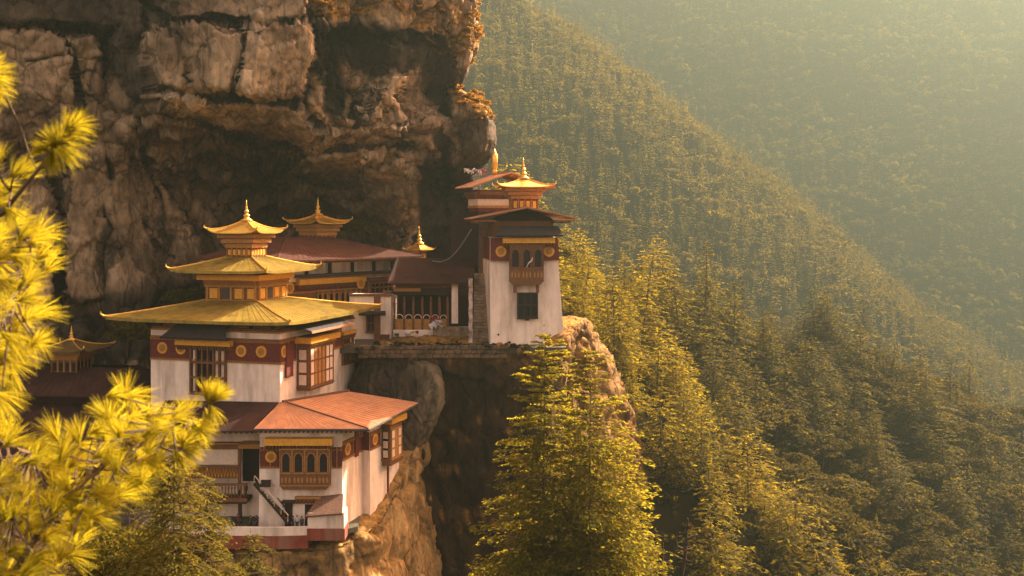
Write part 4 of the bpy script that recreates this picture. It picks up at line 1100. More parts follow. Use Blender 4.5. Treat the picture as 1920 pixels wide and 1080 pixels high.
def gable(parent, F, x0, x1, xa, ze, za, y0, y1, mat, th=.16, name='roof', verge='redroof'):
    m = MB(F)
    a = [(x0, y0, ze), (xa, y0, za), (x1, y0, ze), (x1, y1, ze), (xa, y1, za), (x0, y1, ze)]
    lo = [(p[0], p[1], p[2] - th) for p in a]
    m.add(a + lo, [(0, 1, 4, 5), (1, 2, 3, 4), (6, 7, 10, 11), (7, 8, 9, 10), (0, 1, 7, 6), (1, 2, 8, 7), (2, 3, 9, 8), (5, 0, 6, 11), (3, 4, 10, 9), (4, 5, 11, 10)])
    r_ = m.build(name, M[mat], parent)
    v = MB(F)
    for yy in (y0 - .04,):
        v.tube([(x0, yy, ze + .02), (xa, yy, za + .04), (x1, yy, ze + .02)], .13, 4)
    v.tube([(xa, y0, za + .05), (xa, y1, za + .05)], .14, 5)
    v.build('verge_board', M[verge], r_)
    s = MB(F)
    n = max(8, int((y1 - y0) / .8))
    for k in range(n + 1):
        yy = y0 + (y1 - y0) * k / n
        s.tube([(x0, yy, ze + .03), (xa, yy, za + .03)], .04, 4); s.tube([(xa, yy, za + .03), (x1, yy, ze + .03)], .04, 4)
    s.build('roof_seam', M[mat], r_)
    return r_
gr = gable(tower, WF, -3.2, 12.6, 5.2, 18.25, 19.85, -2.9, 13, 'redroof')
MB(WF).prism([(1.0, 17.9), (9.6, 17.9), (9.2, 18.45), (5.2, 19.45), (1.4, 18.45)], .8, 11.2, 'y').build('gable_wall', M['darkwood'], tower)
m = MB(WF)
for k in range(16):
    yy = -2.6 + k * 1.0
    m.box(-2.9, .6, yy - .1, yy + .1, 17.75, 17.98); m.box(9.5, 12.2, yy - .1, yy + .1, 17.75, 17.98)
for xx in (-2.2, .6, 9.5, 11.5): m.box(xx - .12, xx + .12, -2.7, 12.5, 17.5, 17.74)
m.build('rafter', M['wood'], gr)
lantern(tower, WF, 5.8, 7.4, 2.0, 19.5, 21.3, 23.1, 24.6, 27.8, 4.2, wall='maroon', posts=4, up=.32, base='maroon')

# ------------------------------------------------------------------ rear tower behind it
RC = (-2.1, 177.0, -18.0); RYW = R(24)
rear = thing('rear_tower', 'reddish rear building whose orange roof shows behind the watch tower', 'building', RC, RYW)
RF = local(RC, RYW)
MB(RF).box(-3.8, 6.0, 0, 4.2, 19.6, 23.2).build('upper_wall', M['maroon'], rear)
MB(RF).box(-3.7, 5.9, .1, 13, -2, 19.6).build('lower_wall', M['darkwood'], rear)  # depth behind the roof is added to keep sun off the porch
RA = RF @ Matrix(((1, 0, 0, 0), (0, -1, 0, 0), (0, 0, 1, 0), (0, 0, 0, 1)))
RL = RF @ Matrix(((0, -1, 0, -3.8), (-1, 0, 0, 4.2), (0, 0, 1, 0), (0, 0, 0, 1)))
for FF, l in ((RA, (-3.8, 6.0)), (RL, (0, 4.2))):
    MB(FF).box(l[0], l[1], -.02, .08, 20.6, 21.7).build('pale_frieze', M['pale'], rear)
    MB(FF).box(l[0], l[1], -.02, .25, 20.2, 20.6).build('cornice', M['ochre'], rear)
    cornice(rear, FF, l[0], l[1], 22.4, 22.9, dep=.8, mat='wood')
gable(rear, RF, -6.0, 9.2, 1.0, 23.6, 26.0, -2.4, 4.8, 'redroof')
m = MB(RF); m.lathe(.4, 3, [(.42, 26.0), (.5, 26.5), (.36, 26.8), (.55, 27.1), (.58, 29.0), (.42, 29.3), (.3, 29.6), (.08, 30.3)], 10); m.build('banner_finial', M['gilt'], rear, smooth=True)

# ------------------------------------------------------------------ middle shrine under the overhang
SY = math.atan2(.79, .61)
SP = (-34.9, 168.0, -18.0)
shrine = thing('cliff_shrine', 'long shrine with a dark maroon roof built under the overhanging cliff', 'shrine', SP, SY)
SF = local(SP, SY)
MB(SF).box(-4, 24, 0, 10, -2, 11.5).build('wall', M['white'], shrine)
SA = SF @ Matrix(((1, 0, 0, 0), (0, -1, 0, 0), (0, 0, 1, 0), (0, 0, 0, 1)))
MB(SA).box(-4, 24, -.03, .05, 4.6, 8.3).build('timber_front', M['wood'], shrine)
band(shrine, SA, -4, 24, 6.6, 8.4, v=.09)
cornice(shrine, SA, 1.1, 15.8, 7.9, 8.8, dep=.9)
medallion(shrine, SA, -.3, 7.5, .9, .12); medallion(shrine, SA, 14.4, 7.6, .9, .92)
for k in range(4): arch_bay(shrine, SA, 5.2 + k * 2.5, 7.5 + k * 2.5, 3.2, 6.7, 2, dep=.5, lower=.35, frame='ochre', chamfer=.2)
lattice_window(shrine, SA, 17.4, 22.6, 4.2, 7.4, 5, 2, v=.07, dep=.4, frame='wood')
MB(SA).box(16.4, 17.0, 0, .6, -1, 8.5).build('post', M['wood'], shrine)
MB(SA).box(.4, 23.8, 0, 1.7, 9.3, 9.55).build('ledge_board', M['slate'], shrine)
m = MB(SA)
for k in range(30): m.box(.6 + k * .78, .8 + k * .78, 0, 1.5, 9.05, 9.28)
m.build('bracket', M['wood'], shrine)
for u in (3, 8, 13, 18, 22.5): MB(SA).box(u - .2, u + .2, .2, .6, 9.55, 11.6).build('post', M['darkwood'], shrine)
MB(SA).box(2.5, 23, .1, .7, 11.3, 11.7).build('beam', M['wood'], shrine)
sr = pagoda_roof(shrine, SF, (-7, 25.5), (-5.0, 15.5), 12.05, (5.5, 14.5), (7.5, 11), 15.4, 'shrineroof', up=0.0, thick=.25, curve=.1, soffit='darkwood', ridges='shrineroof', tips=None)
m = MB(SF)
for k in range(38): m.box(-6.5 + k * .84, -6.32 + k * .84, -4.8, 0, 11.45, 11.72)
m.build('rafter', M['wood'], sr)
lx = SF.inverted() @ P(596, 465, 185)
lantern(shrine, SF, lx.x, lx.y, 2.1, P(0, 467, 185).z + 18.0, P(0, 441, 185).z + 18, P(0, 419, 185).z + 18, P(0, 402, 185).z + 18, P(0, 369, 185).z + 18, 3.9, wall='wood', posts=4, up=.6)
gx = SF.inverted() @ P(786, 468, 191)
lantern(shrine, SF, gx.x, gx.y, 0.8, 11.2, 12.4, P(0, 468, 191).z + 18, P(0, 456, 191).z + 18, P(0, 424, 191).z + 18, 1.9, wall='wood', posts=3, up=.1, base=None)

# white block and porch between the temple and the tower
block = thing('white_side_house', 'narrow white house squeezed between the golden temple and the dark porch', 'house', (-21.6, 168.5, -18.9))
MB().box(-25.6, -19.1, 168, 172, -21, -11.6).build('wall', M['white'], block)
KF = face_frame((-25.6, 168), (-19.1, 168), -18.9)
lattice_window(block, KF, 2.8, 4.1, 1.6, 4.2, 2, 2, v=.02, dep=.5, frame='wood')
canopy(block, KF, 1.6, 5.8, 4.4, 4.8, 1.1, 'darkwood', skew=.1)
MB(KF).box(3.9, 4.9, .02, .4, -.3, 7.4).build('brown_shutter', M['wood'], block)
MB(KF).box(-.1, 6.6, 0, .35, 7.1, 7.5).build('eave_board', M['wood'], block)
MB(KF).box(4.9, 6.3, .05, .5, .3, 1.1).build('red_cloth', M['maroon'], block)

porch = thing('dark_porch', 'dark open porch with painted columns and prayer cloth between the white house and the stairs', 'porch', (-13, 170, -18.5))
MB().box(-19.0, -6.6, 178, 179, -20, -9).build('back_wall', M['darkwood'], porch)
MB().box(-19.0, -6.6, 169.4, 178, -19.2, -18.3).build('floor', M['stone'], porch)
QF = face_frame((-19.0, 169.8), (-6.6, 169.8), -18.4)
q2u = lambda px: (px - 960) / 2000 * 169.8 + 19.0
q2w = lambda py: -(py - 415) / 2000 * 169.8 + 18.4
pr = MB(); quad(pr, (-19.6, 167.6, -9.75), (-6.0, 167.6, -9.75), (-6.2, 180, -6.2), (-19.4, 180, -6.2)); pr.build('roof', M['oldroof'], porch)
MB(QF).box(0, 12.4, -.5, .3, q2w(553), q2w(541)).build('beam', M['darkwood'], porch)
MB(QF).box(.2, 4.5, .3, .42, q2w(546), q2w(540)).build('painted_strip', M['ochre'], porch)
MB(QF).box(.4, 12.0, -.9, -.4, q2w(541), q2w(528)).build('eave_frieze', M['wood'], porch)
cl = [740, 758, 775, 792, 808, 824, 839]
for px_ in cl: MB(QF).lathe(q2u(px_), 0, [(.22, q2w(640)), (.22, q2w(604)), (.16, q2w(590)), (.20, q2w(570)), (.13, q2w(556))], 8).build('column', M['wood'], porch, smooth=True)
for a, b in zip(cl[:-1], cl[1:]):
    m = MB(QF)
    c = (q2u(a) + q2u(b)) / 2; w = (q2u(b) - q2u(a)) * .4
    for k in range(7):
        t0, t1 = math.pi * k / 7, math.pi * (k + 1) / 7
        m.tube([(c + w * math.cos(t0), .1, q2w(597) + w * 1.1 * math.sin(t0)), (c + w * math.cos(t1), .1, q2w(597) + w * 1.1 * math.sin(t1))], .07, 4)
    m.build('balustrade_arch', M['pale'], porch)
MB(QF).box(q2u(738), q2u(840), -.1, .1, q2w(622), q2w(598)).build('panel', M['ochre'], porch)
MB(QF).box(q2u(738), q2u(812), .1, .22, q2w(640), q2w(618)).build('white_plinth', M['white'], porch)
MB(QF).box(q2u(847), q2u(859), -.1, .5, q2w(606), q2w(530)).build('white_pillar', M['white'], porch)
MB(QF).box(q2u(718), q2u(726), .1, .45, q2w(640), q2w(544)).build('corner_post', M['wood'], porch)
MB(QF).box(q2u(812), q2u(886), -.2, .6, q2w(642), q2w(612)).build('dark_parapet', M['stone'], porch)
pt_ = thing('roof_end_board', 'small sunlit orange roof end jutting out above the dark porch', 'roof end', tuple(P(752, 521, 172)))
c = P(750, 520, 172); m = MB(); m.add([c + Vector(v) for v in ((-1.4, 0, .25), (.9, -.6, .25), (1.0, -.6, -.75), (-.3, -.3, -.7), (-1.4, .4, .35), (.9, 2.0, .9), (1.0, 2.0, -.2), (-.3, 2.0, -.2))], [(0, 1, 2, 3), (4, 5, 6, 7), (0, 1, 5, 4), (1, 2, 6, 5), (2, 3, 7, 6), (3, 0, 4, 7)]); m.build('board', M['redroof'], pt_)

CLOTH = [plain('white_cloth', (.75, .70, .66), None, .9, bump=.3), plain('red_cloth', (.35, .03, .04), None, .9), plain('yellow_cloth', (.70, .50, .05), None, .9), plain('green_cloth', (.06, .16, .06), None, .9), plain('violet_cloth', (.30, .22, .36), None, .9)]
def cloth_heap(label, c, n, spread, seed, mats, size=.7):
    rg_ = np.random.default_rng(seed)
    o = thing('prayer_flag_heap', label, 'prayer flags', tuple(c))
    for k in range(n):
        q = np.array(c) + np.array([rg_.uniform(-1, 1) * spread[0], rg_.uniform(-1, 1) * spread[1], rg_.uniform(-.5, 1) * spread[2]])
        u = np.linspace(-1, 1, 7); U_, V_ = np.meshgrid(u, u, indexing='ij')
        s = size * rg_.uniform(.6, 1.2); a = rg_.uniform(0, 6.28)
        b3 = rg_.uniform(-1.1, 1.1); x_ = U_ * s * math.cos(a) + V_ * s * .6 * math.sin(b3); y_ = U_ * s * .5 * math.sin(a) - V_ * .25 * s; z_ = V_ * s * .55 * math.cos(b3) + U_ * s * .35 * math.sin(b3 * 1.7) + .2 * s * np.sin(U_ * 4 + seed + k) * (1 - V_)
        p = np.stack([x_ + q[0], y_ + q[1] + .12 * np.sin(U_ * 5 + k), z_ + q[2]], -1)
        ob = np_mesh('flag', p.reshape(-1, 3), grid_faces(7, 7), CLOTH[mats[k % len(mats)]], o, smooth=True)
        sm = ob.modifiers.new('thickness', 'SOLIDIFY'); sm.thickness = .03
    return o
cloth_heap('white and violet prayer cloths heaped beside the rear orange roof', P(892, 322, 181), 12, (1.8, 1.0, .25), 3, (0, 4, 4, 0, 1), .6)
cloth_heap('white and red prayer cloths gathered on the porch parapet', P(815, 606, 168.6), 6, (1.1, .4, .7), 5, (0, 0, 1, 4), .7)
cloth_heap('white and yellow prayer cloths hung along the porch plinth', P(775, 628, 168.8), 8, (2.7, .3, .5), 8, (0, 2, 0, 1, 3), .55)

# stone stair and blotched pillar left of the watch tower
st_ = thing('stone_stairs', 'narrow dark stone stairs climbing beside the left wall of the watch tower', 'stairs', (-4.8, 165, -18.2))
for k in range(22):
    z0 = -18.4 + k * .46; y0 = 163.5 + k * .34
    MB().box(-6.0, -3.75, y0, y0 + .6, z0, z0 + .40).build('step', M['stone'], st_)
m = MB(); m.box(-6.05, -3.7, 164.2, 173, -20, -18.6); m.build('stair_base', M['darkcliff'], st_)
pl = thing('blotched_pillar', 'weathered stone pillar with white blotches at the left of the stone stairs', 'pillar', (-6.3, 162.8, -18.4))
m = MB()
for k in range(9): m.box(-6.62 + .05 * (k % 2), -5.98 - .05 * ((k + 1) % 2), 162.4, 163.2, -18.6 + k * 1.1, -18.6 + (k + 1) * 1.1 - .04)
m.build('shaft', plain('blotched_plaster', (.62, .50, .42), (.16, .09, .06), .9, scale=1.1, stretch=(1, 1, .8), bump=.5), pl)
for px_ in (905, 914):
    q = P(px_, 500, 172); po = thing('timber_post', 'tall thin timber post behind the stone stairs, ' + ('left' if px_ == 905 else 'right') + ' one of the pair', 'post', (q.x, q.y, -18), group='timber posts behind the stairs')
    MB().tube([(q.x, q.y, -18), (q.x, q.y, P(0, 430, 172).z)], .2, 7).build('shaft', M['wood'], po)

rope = thing('rope_line', 'slack pale rope hanging from the tower roof to the shrine roof', 'rope', tuple(P(806, 488, 180)))
a, b = P(806, 488, 180), P(884, 430, 160)
m = MB(); m.tube([a.lerp(b, t / 12) + Vector((0, 0, -2.0 * math.sin(math.pi * t / 12))) for t in range(13)], .09, 5); m.build('strand', M['cable'], rope, smooth=True)

# terrace wall along the brink under the porch
tw = thing('terrace_wall', 'low rough stone terrace wall along the brink under the porch', 'wall', (-11, 156.5, -19.5))
m = MB()
rg_ = random.Random(4)
for row in range(3):
    u = -22.5
    while u < -1.5:
        l = rg_.uniform(.6, 1.3); d = rg_.uniform(-.12, .12)
        m.box(u, u + l - .05, 156.0 + d, 157.2, -20.0 + row * .62, -20.0 + row * .62 + rg_.uniform(.52, .62)); u += l
m.build('stones', M['darkstone'], tw, bevel=.06)
tag(MB().box(-26, 8, 157.0, 186, -19.4, -18.55).build('terrace_ground', M['paving']), kind='structure')
# ------------------------------------------------------------------ left house below the cliff, mostly roof
HC = (-66, 152, -30)
left = thing('maroon_roofed_house', 'house at far left showing mainly its broad dark maroon roofs', 'house', HC, R(-8))
HF_ = local(HC, R(-8))
w3 = lambda px, py, Y: HF_.inverted() @ P(px, py, Y)
MB(HF_).box(-26, 15.5, 0, 16, -16, 0.5).build('wall', M['white'], left)
pagoda_roof(left, HF_, (-34, 19), (-14, 18), -5.2, (-20, 9), (4, 9), 4.2, 'oldroof', up=0, thick=.25, curve=.05, name='lower_roof', tips=None, ridges='oldroof')
pagoda_roof(left, HF_, (-22, 14.5), (1.0, 15), 5.0, (-14, 8), (7, 10), 8.3, 'oldroof', up=0, thick=.25, curve=.05, name='upper_roof', tips=None, ridges='oldroof')
MB(HF_).box(-19, 12, 3, 14, 2, 5.2).build('attic', M['darkwood'], left)
q = w3(134, 695, 160)
lantern(left, HF_, q.x, q.y, 2.0, q.z - .3, w3(0, 672, 160).z, w3(0, 655, 160).z, w3(0, 636, 160).z, w3(0, 610, 160).z, 4.3, wall='wood', posts=4, up=.5, base=None, roofmat='tarnish')
# ------------------------------------------------------------------ people in the courtyard and on the stairs
SKIN = plain('skin', (.42, .24, .15), None, .6, bump=0)
HAIR = plain('black_hair', (.015, .012, .010), None, .6, bump=0)
COATS = [plain('dark_blue_coat', (.02, .025, .05), None, .9, bump=.1), plain('maroon_robe', (.16, .025, .025), None, .9, bump=.1), plain('grey_jacket', (.10, .10, .11), None, .9, bump=.1), plain('white_shirt', (.7, .66, .62), None, .9, bump=.1), plain('dark_green_jacket', (.03, .05, .03), None, .9, bump=.1)]
TROUS = [plain('black_trousers', (.015, .015, .018), None, .9, bump=.1), plain('brown_trousers', (.06, .04, .03), None, .9, bump=.1)]

def skinned(name, joints, edges, radii, sub=1):
    me = bpy.data.meshes.new(name); me.from_pydata(joints, edges, []); me.update()
    ob = bpy.data.objects.new(name, me); COL.objects.link(ob)
    md = ob.modifiers.new('skin', 'SKIN'); md.use_smooth_shade = True
    for v, r_ in zip(me.skin_vertices[0].data, radii): v.radius = (r_, r_)
    me.skin_vertices[0].data[0].use_root = True
    ob.modifiers.new('sub', 'SUBSURF').levels = sub
    dg = bpy.context.evaluated_depsgraph_get()
    res = bpy.data.meshes.new_from_object(ob.evaluated_get(dg))
    bpy.data.objects.remove(ob); bpy.data.meshes.remove(me)
    for p in res.polygons: p.use_smooth = True
    return res

def pose(step=0.12, arm=0.10, bend=0.25):
    """joint list of a standing adult 1.7 m tall, facing -y"""
    J, E, Rd = [], [], []
    def j(p, r_, par=None):
        J.append(p); Rd.append(r_)
        if par is not None: E.append((par, len(J) - 1))
        return len(J) - 1
    pel = j((0, 0, .94), .135); wa = j((0, 0, 1.10), .125, pel); ch = j((0, -.01, 1.32), .150, wa); nk = j((0, -.01, 1.47), .058, ch); hd = j((0, -.02, 1.56), .082, nk); tp = j((0, -.015, 1.66), .075, hd)
    hands = []
    for s in (-1, 1):
        sh = j((.17 * s, 0, 1.40), .062, ch); el = j((.23 * s, .02, 1.14), .047, sh); wr = j((.22 * s + .02 * s, -arm, .92), .033, el)
        pa = j((.235 * s, -arm - .02, .85), .034, wr); hands.append(pa)
        for q, dx in enumerate((-.03, -.01, .01, .03)): j((.235 * s + dx, -arm - .045, .77 + .006 * abs(q - 1.5)), .010, pa)
        j((.235 * s - .045 * s, -arm - .05, .83), .011, pa)
        hp = j((.095 * s, 0, .88), .095, pel); kn = j((.10 * s, -step * s * .6 - .02, .50), .062, hp); an = j((.10 * s, -step * s, .09), .042, kn); j((.11 * s, -step * s - .15, .035), .035, an)
    return J, E, Rd
def tube_clothes(parts, infl):
    J, E, Rd = [], [], []
    for chain in parts:
        b = None
        for p, r_ in chain:
            J.append(p); Rd.append(r_ + infl)
            if b is not None: E.append((b, len(J) - 1))
            b = len(J) - 1
    return J, E, Rd
def make_person_meshes(step, arm):
    body = skinned('body', *pose(step, arm))
    J = [(0, 0, .84), (0, 0, 1.0), (0, 0, 1.14), (0, -.01, 1.33), (0, -.01, 1.43)]; Rr = [.185, .165, .15, .175, .085]; E = [(0, 1), (1, 2), (2, 3), (3, 4)]
    for s in (-1, 1):
        b = len(J); J += [(.175 * s, 0, 1.40), (.235 * s, .02, 1.14), (.24 * s, -arm, .945)]; Rr += [.082, .064, .052]; E += [(3, b), (b, b + 1), (b + 1, b + 2)]
    coat = skinned('coat', J, E, Rr)
    J = [(0, 0, .92)]; Rr = [.15]; E = []
    for s in (-1, 1):
        b = len(J); J += [(.097 * s, 0, .85), (.10 * s, -step * s * .6 - .02, .50), (.10 * s, -step * s, .11)]; Rr += [.112, .080, .062]; E += [(0, b), (b, b + 1), (b + 1, b + 2)]
    trou = skinned('trousers', J, E, Rr)
    hair = skinned('hair', [(0, .02, 1.60), (0, .012, 1.665), (0, .055, 1.56)], [(0, 1), (0, 2)], [.092, .080, .060])
    return body, coat, trou, hair
POSES = [make_person_meshes(.06, .05), make_person_meshes(.20, .16)]
body_face = {}
def person(label, p, yaw, pz, coat, tr, group=None):
    o = thing('person', label, 'person', tuple(p), yaw, group)
    for nm, me, mt in zip(('body', 'coat', 'trousers', 'hair'), POSES[pz], (SKIN, COATS[coat], TROUS[tr], HAIR)):
        m2 = me.copy(); m2.materials.clear(); m2.materials.append(mt)
        c = bpy.data.objects.new(nm, m2); COL.objects.link(c); c.parent = o
    fc = MB()
    for s in (-1, 1): fc.lathe(.03 * s, -.100, [(.004, 1.577), (.012, 1.582), (.004, 1.588)], 6)
    fc.box(-.012, .012, -.122, -.085, 1.535, 1.568); fc.box(-.025, .025, -.101, -.085, 1.505, 1.512)
    me = bpy.data.meshes.new('face'); me.from_pydata([tuple(q) for q in fc.v], [], fc.f); me.materials.append(SKIN)
    f = bpy.data.objects.new('face', me); COL.objects.link(f); f.parent = o
    return o
gz = LZ
def at_court(px, Y): return Vector(((px - 960) / 2000 * Y, Y, gz))
G = 'visitors in the courtyard'
person('person in a dark coat standing behind the parapet at the left end of the courtyard', at_court(409, 133.6), .3, 0, 0, 0, G)
person('person in a grey jacket by the parapet, second from the left end', at_court(431, 133.4), -.4, 0, 2, 0, G)
person('person in a maroon robe just left of the balcony post', at_court(446, 134.6), 1.2, 1, 1, 1, G)
person('person in a green jacket between the balcony post and the staircase, left of two', at_court(470, 133.8), .9, 0, 4, 0, G)
person('person in a dark coat between the balcony post and the staircase, right of two', at_court(480, 133.9), -.9, 1, 0, 0, G)
person('person in a dark coat at the foot of the staircase', at_court(549, 133.5), -1.2, 1, 0, 1, G)
person('person in a white shirt standing before the courtyard door', at_court(557, 133.9), .1, 0, 3, 0, G)
person('person in a grey jacket between the white shirt and the gatehouse', at_court(566, 133.4), .6, 0, 2, 1, G)
tz = P(0, 931, 138).z + .02
person('person in a white shirt on the landing at the top of the staircase', Vector((X(456), 137.0, tz + .2)), .8, 0, 3, 0, G)
person('person in a maroon robe on the landing at the top of the staircase', Vector((X(466), 137.3, tz + .2)), -.5, 1, 1, 0, G)
# ------------------------------------------------------------------ foliage geometry (all numpy)
def quads_from(c, ax, bx):
    """leaf blades: centre c, half axes ax, bx -> verts, faces"""
    V = np.stack([c - ax - bx * 0.35, c + ax * 0.1 - bx, c + ax + bx * 0.1, c + ax * 0.05 + bx], 1).reshape(-1, 3)
    F = np.arange(len(V)).reshape(-1, 4)
    return V, F

def unit(v): return v / (np.linalg.norm(v, axis=-1, keepdims=True) + 1e-9)

def conifer(H, Rad, whorls, per, sprays, size, seed, droop=0.25, bare=0.10, gap=0.12, power=0.85, rag=0.0, lift0=0.10):
    rg = np.random.default_rng(seed)
    cs, ax, bx = [], [], []
    side = rg.uniform(0, 2 * np.pi)
    for k in range(whorls):
        t = (k + rg.uniform(-.3, .3)) / whorls
        t = min(max(t, 0), 0.995)
        h = H * (bare + (1 - bare) * t)
        r0 = Rad * ((1 - t) ** power) * (0.55 + 0.45 * min(1, t * 5 + 0.35)) + 0.03 * Rad
        nb = max(3, int(per * (0.5 + 0.6 * (1 - t))))
        a0 = rg.uniform(0, 2 * np.pi)
        for b in range(nb):
            if rg.random() < gap: continue
            a = a0 + 2 * np.pi * b / nb + rg.uniform(-.35, .35)
            r_ = r0 * rg.uniform(0.55 - rag * .3, 1.18 + rag * .35) * (1 + 0.15 * np.cos(a - side))
            m = max(2, int(sprays * (0.35 + 0.65 * r_ / Rad)))
            s = np.sqrt(rg.uniform(0.04, 1.0, m))
            dirv = np.array([np.cos(a), np.sin(a), 0]); perp = np.array([-np.sin(a), np.cos(a), 0])
            lift = lift0 if t < 0.75 else 0.45
            z = h + r_ * (lift * s - droop * s ** 2 * 1.6)
            fan = rg.normal(0, 0.16, m) * r_ * s ** 0.7
            c = dirv * (r_ * s)[:, None] + perp * fan[:, None] + np.array([0, 0, 1]) * (z + rg.normal(0, 0.05 * size, m))[:, None]
            d = unit(dirv + perp * rg.normal(0, 0.55, m)[:, None] + np.array([0, 0, 1]) * rg.normal(-0.25, 0.35, m)[:, None])
            w = unit(np.cross(d, np.array([0, 0, 1.0]) + rg.normal(0, 0.5, (m, 3))))
            sz = size * rg.uniform(0.6, 1.3, m) * (0.65 + 0.35 * (1 - t))
            cs.append(c); ax.append(d * sz[:, None]); bx.append(w * (sz * 0.42)[:, None])
    # leader
    m = 5
    z = np.linspace(H * 0.95, H * 1.02, m)
    cs.append(np.stack([0 * z, 0 * z, z], -1)); ax.append(np.tile([0, 0, size * 0.6], (m, 1)) + rg.normal(0, size * .1, (m, 3))); bx.append(rg.normal(0, size * 0.18, (m, 3)))
    return quads_from(np.concatenate(cs), np.concatenate(ax), np.concatenate(bx))

def broadleaf(H, Rad, clumps, leaves, size, seed, base=0.30, flat=0.9):
    rg = np.random.default_rng(seed)
    cs, nm = [], []
    for k in range(clumps):
        d = unit(rg.normal(0, 1, 3)); d[2] = abs(d[2]) * 1.0 - 0.35
        rr = rg.uniform(0.45, 1.0)
        c = np.array([d[0] * Rad * rr, d[1] * Rad * rr, H * (base + (1 - base) * 0.48) + d[2] * H * (1 - base) * 0.50 * flat * rr])
        cr = Rad * rg.uniform(0.22, 0.42)
        n = unit(rg.normal(0, 1, (leaves, 3))); n[:, 2] = np.abs(n[:, 2]) * 0.9 - 0.25
        cs.append(c + n * (cr * rg.uniform(0.55, 1.0, leaves) ** 0.5)[:, None] * np.array([1, 1, 0.75])); nm.append(n)
    c = np.concatenate(cs); n = np.concatenate(nm)
    m = len(c)
    d = unit(np.cross(n + rg.normal(0, .5, (m, 3)), rg.normal(0, 1, (m, 3))))
    w = unit(np.cross(d, n + rg.normal(0, 0.4, (m, 3))))
    sz = size * rg.uniform(0.6, 1.3, m)
    return quads_from(c, d * sz[:, None], w * (sz * 0.6)[:, None])

def trunk_mesh(H, r0, seed, limbs=0, spread=2.0, bend=0.02, base_sink=1.5):
    rg = random.Random(seed)
    mb = MB()
    bx_, by_ = rg.uniform(-bend, bend), rg.uniform(-bend, bend)
    pts = [(bx_ * H * t * t * 4, by_ * H * t * t * 4, -base_sink + (H + base_sink) * t) for t in [i / 7 for i in range(8)]]
    mb.tube(pts, [r0 * (1 - 0.93 * i / 7) for i in range(8)], 6)
    for k in range(limbs):
        t = rg.uniform(0.3, 0.85); a = rg.uniform(0, 6.28); z = H * t
        l = spread * rg.uniform(0.5, 0.95) * (1.1 - t)
        mb.tube([(0, 0, z), (math.cos(a) * l * .5, math.sin(a) * l * .5, z + l * .22), (math.cos(a) * l, math.sin(a) * l, z + l * .35)], [r0 * .3, r0 * .18, r0 * .05], 4)
    return mb

def place_verts(V, x, y, z, s, rot):
    c, n = math.cos(rot), math.sin(rot)
    return np.stack([(V[:, 0] * c - V[:, 1] * n) * s + x, (V[:, 0] * n + V[:, 1] * c) * s + y, V[:, 2] * s + z], -1)

def in_view(x, y, z, m=0.12):
    px = CX + FPX * x / y; py = CY - FPX * z / y
    return (px > -1920 * m) & (px < 1920 * (1 + m)) & (py > -1080 * m) & (py < 1080 * (1 + m * 1.5))

def hidden(x, y, z, H, steps=26, reach=120):
    """is the point behind its own hillside, as seen from the viewpoint"""
    hid = np.zeros(x.shape, bool)
    L = np.sqrt(x * x + y * y + z * z)
    for k in range(1, steps):
        f = 1 - (k / steps) * reach / L
        hid |= H(x * f, y * f) > z * f + 0.5
    return hid

def scatter(H, x0, x1, y0, y1, spacing, seed, tree_h, margin=0.1):
    rg = np.random.default_rng(seed)
    nx, ny = int((x1 - x0) / spacing), int((y1 - y0) / spacing)
    gx, gy = np.meshgrid(np.arange(nx), np.arange(ny), indexing='ij')
    x = x0 + (gx + rg.uniform(0.02, 0.98, gx.shape)) * spacing; y = y0 + (gy + rg.uniform(0.02, 0.98, gx.shape)) * spacing
    x, y = x.ravel(), y.ravel(); z = H(x, y)
    k = in_view(x, y, z + tree_h * 0.5, margin); x, y, z = x[k], y[k], z[k]
    k = ~hidden(x, y, z + tree_h * 0.85, H); return x[k], y[k], z[k], rg

# ------------------------------------------------------------------ near hillside: individual trees
CONS = []
for i in range(8):
    Hh = [17, 15, 19, 14, 16, 18, 13, 20][i]
    V, F = conifer(Hh, Hh * [0.27, 0.33, 0.25, 0.36, 0.30, 0.26, 0.37, 0.23][i], 27 + (i % 3) * 3, 8, 20, 0.40, 300 + i, droop=[.18, .28, .15, .22, .3, .16, .22, .2][i], bare=[.06, .1, .14, .08, .12, .22, .05, .1][i], power=[.62, .5, .7, .42, .6, .46, .48, .75][i], gap=[.16, .24, .18, .3, .16, .32, .24, .16][i], rag=.6, lift0=.16)
    me = bpy.data.meshes.new('crown'); 
    CONS.append((V, F, Hh))
OAKS = []
for i in range(5):
    Hh = [12, 10.5, 13.5, 11, 12.5][i]
    V, F = broadleaf(Hh, Hh * [0.40, 0.46, 0.36, 0.43, 0.40][i], 34 + 3 * i, 80, 0.30, 400 + i, base=[.18, .15, .25, .12, .2][i])
    OAKS.append((V, F, Hh))

def mesh_of(name, V, F, mat):
    o = np_mesh(name, V, F, mat); me = o.data; bpy.data.objects.remove(o); return me
YEL_ME = []
CON_ME = [(mesh_of('crown', V, F, M['leaf']), trunk_mesh(h * 0.97, h * 0.016, 500 + i), h) for i, (V, F, h) in enumerate(CONS)]
OAK_ME = [(mesh_of('crown', V, F, M['oak']), trunk_mesh(h * 0.8, h * 0.018, 520 + i, 7, h * 0.4, 0.05), h) for i, (V, F, h) in enumerate(OAKS)]
def tm(mb):
    o = mb.build('trunk', M['bark']); me = o.data; bpy.data.objects.remove(o); return me
CON_ME = [(a, tm(b), h) for a, b, h in CON_ME]; OAK_ME = [(a, tm(b), h) for a, b, h in OAK_ME]
YEL_ME = [(mesh_of('crown', V, F, M['leaf_y']), CON_ME[i][1], h) for i, (V, F, h) in enumerate(CONS)]

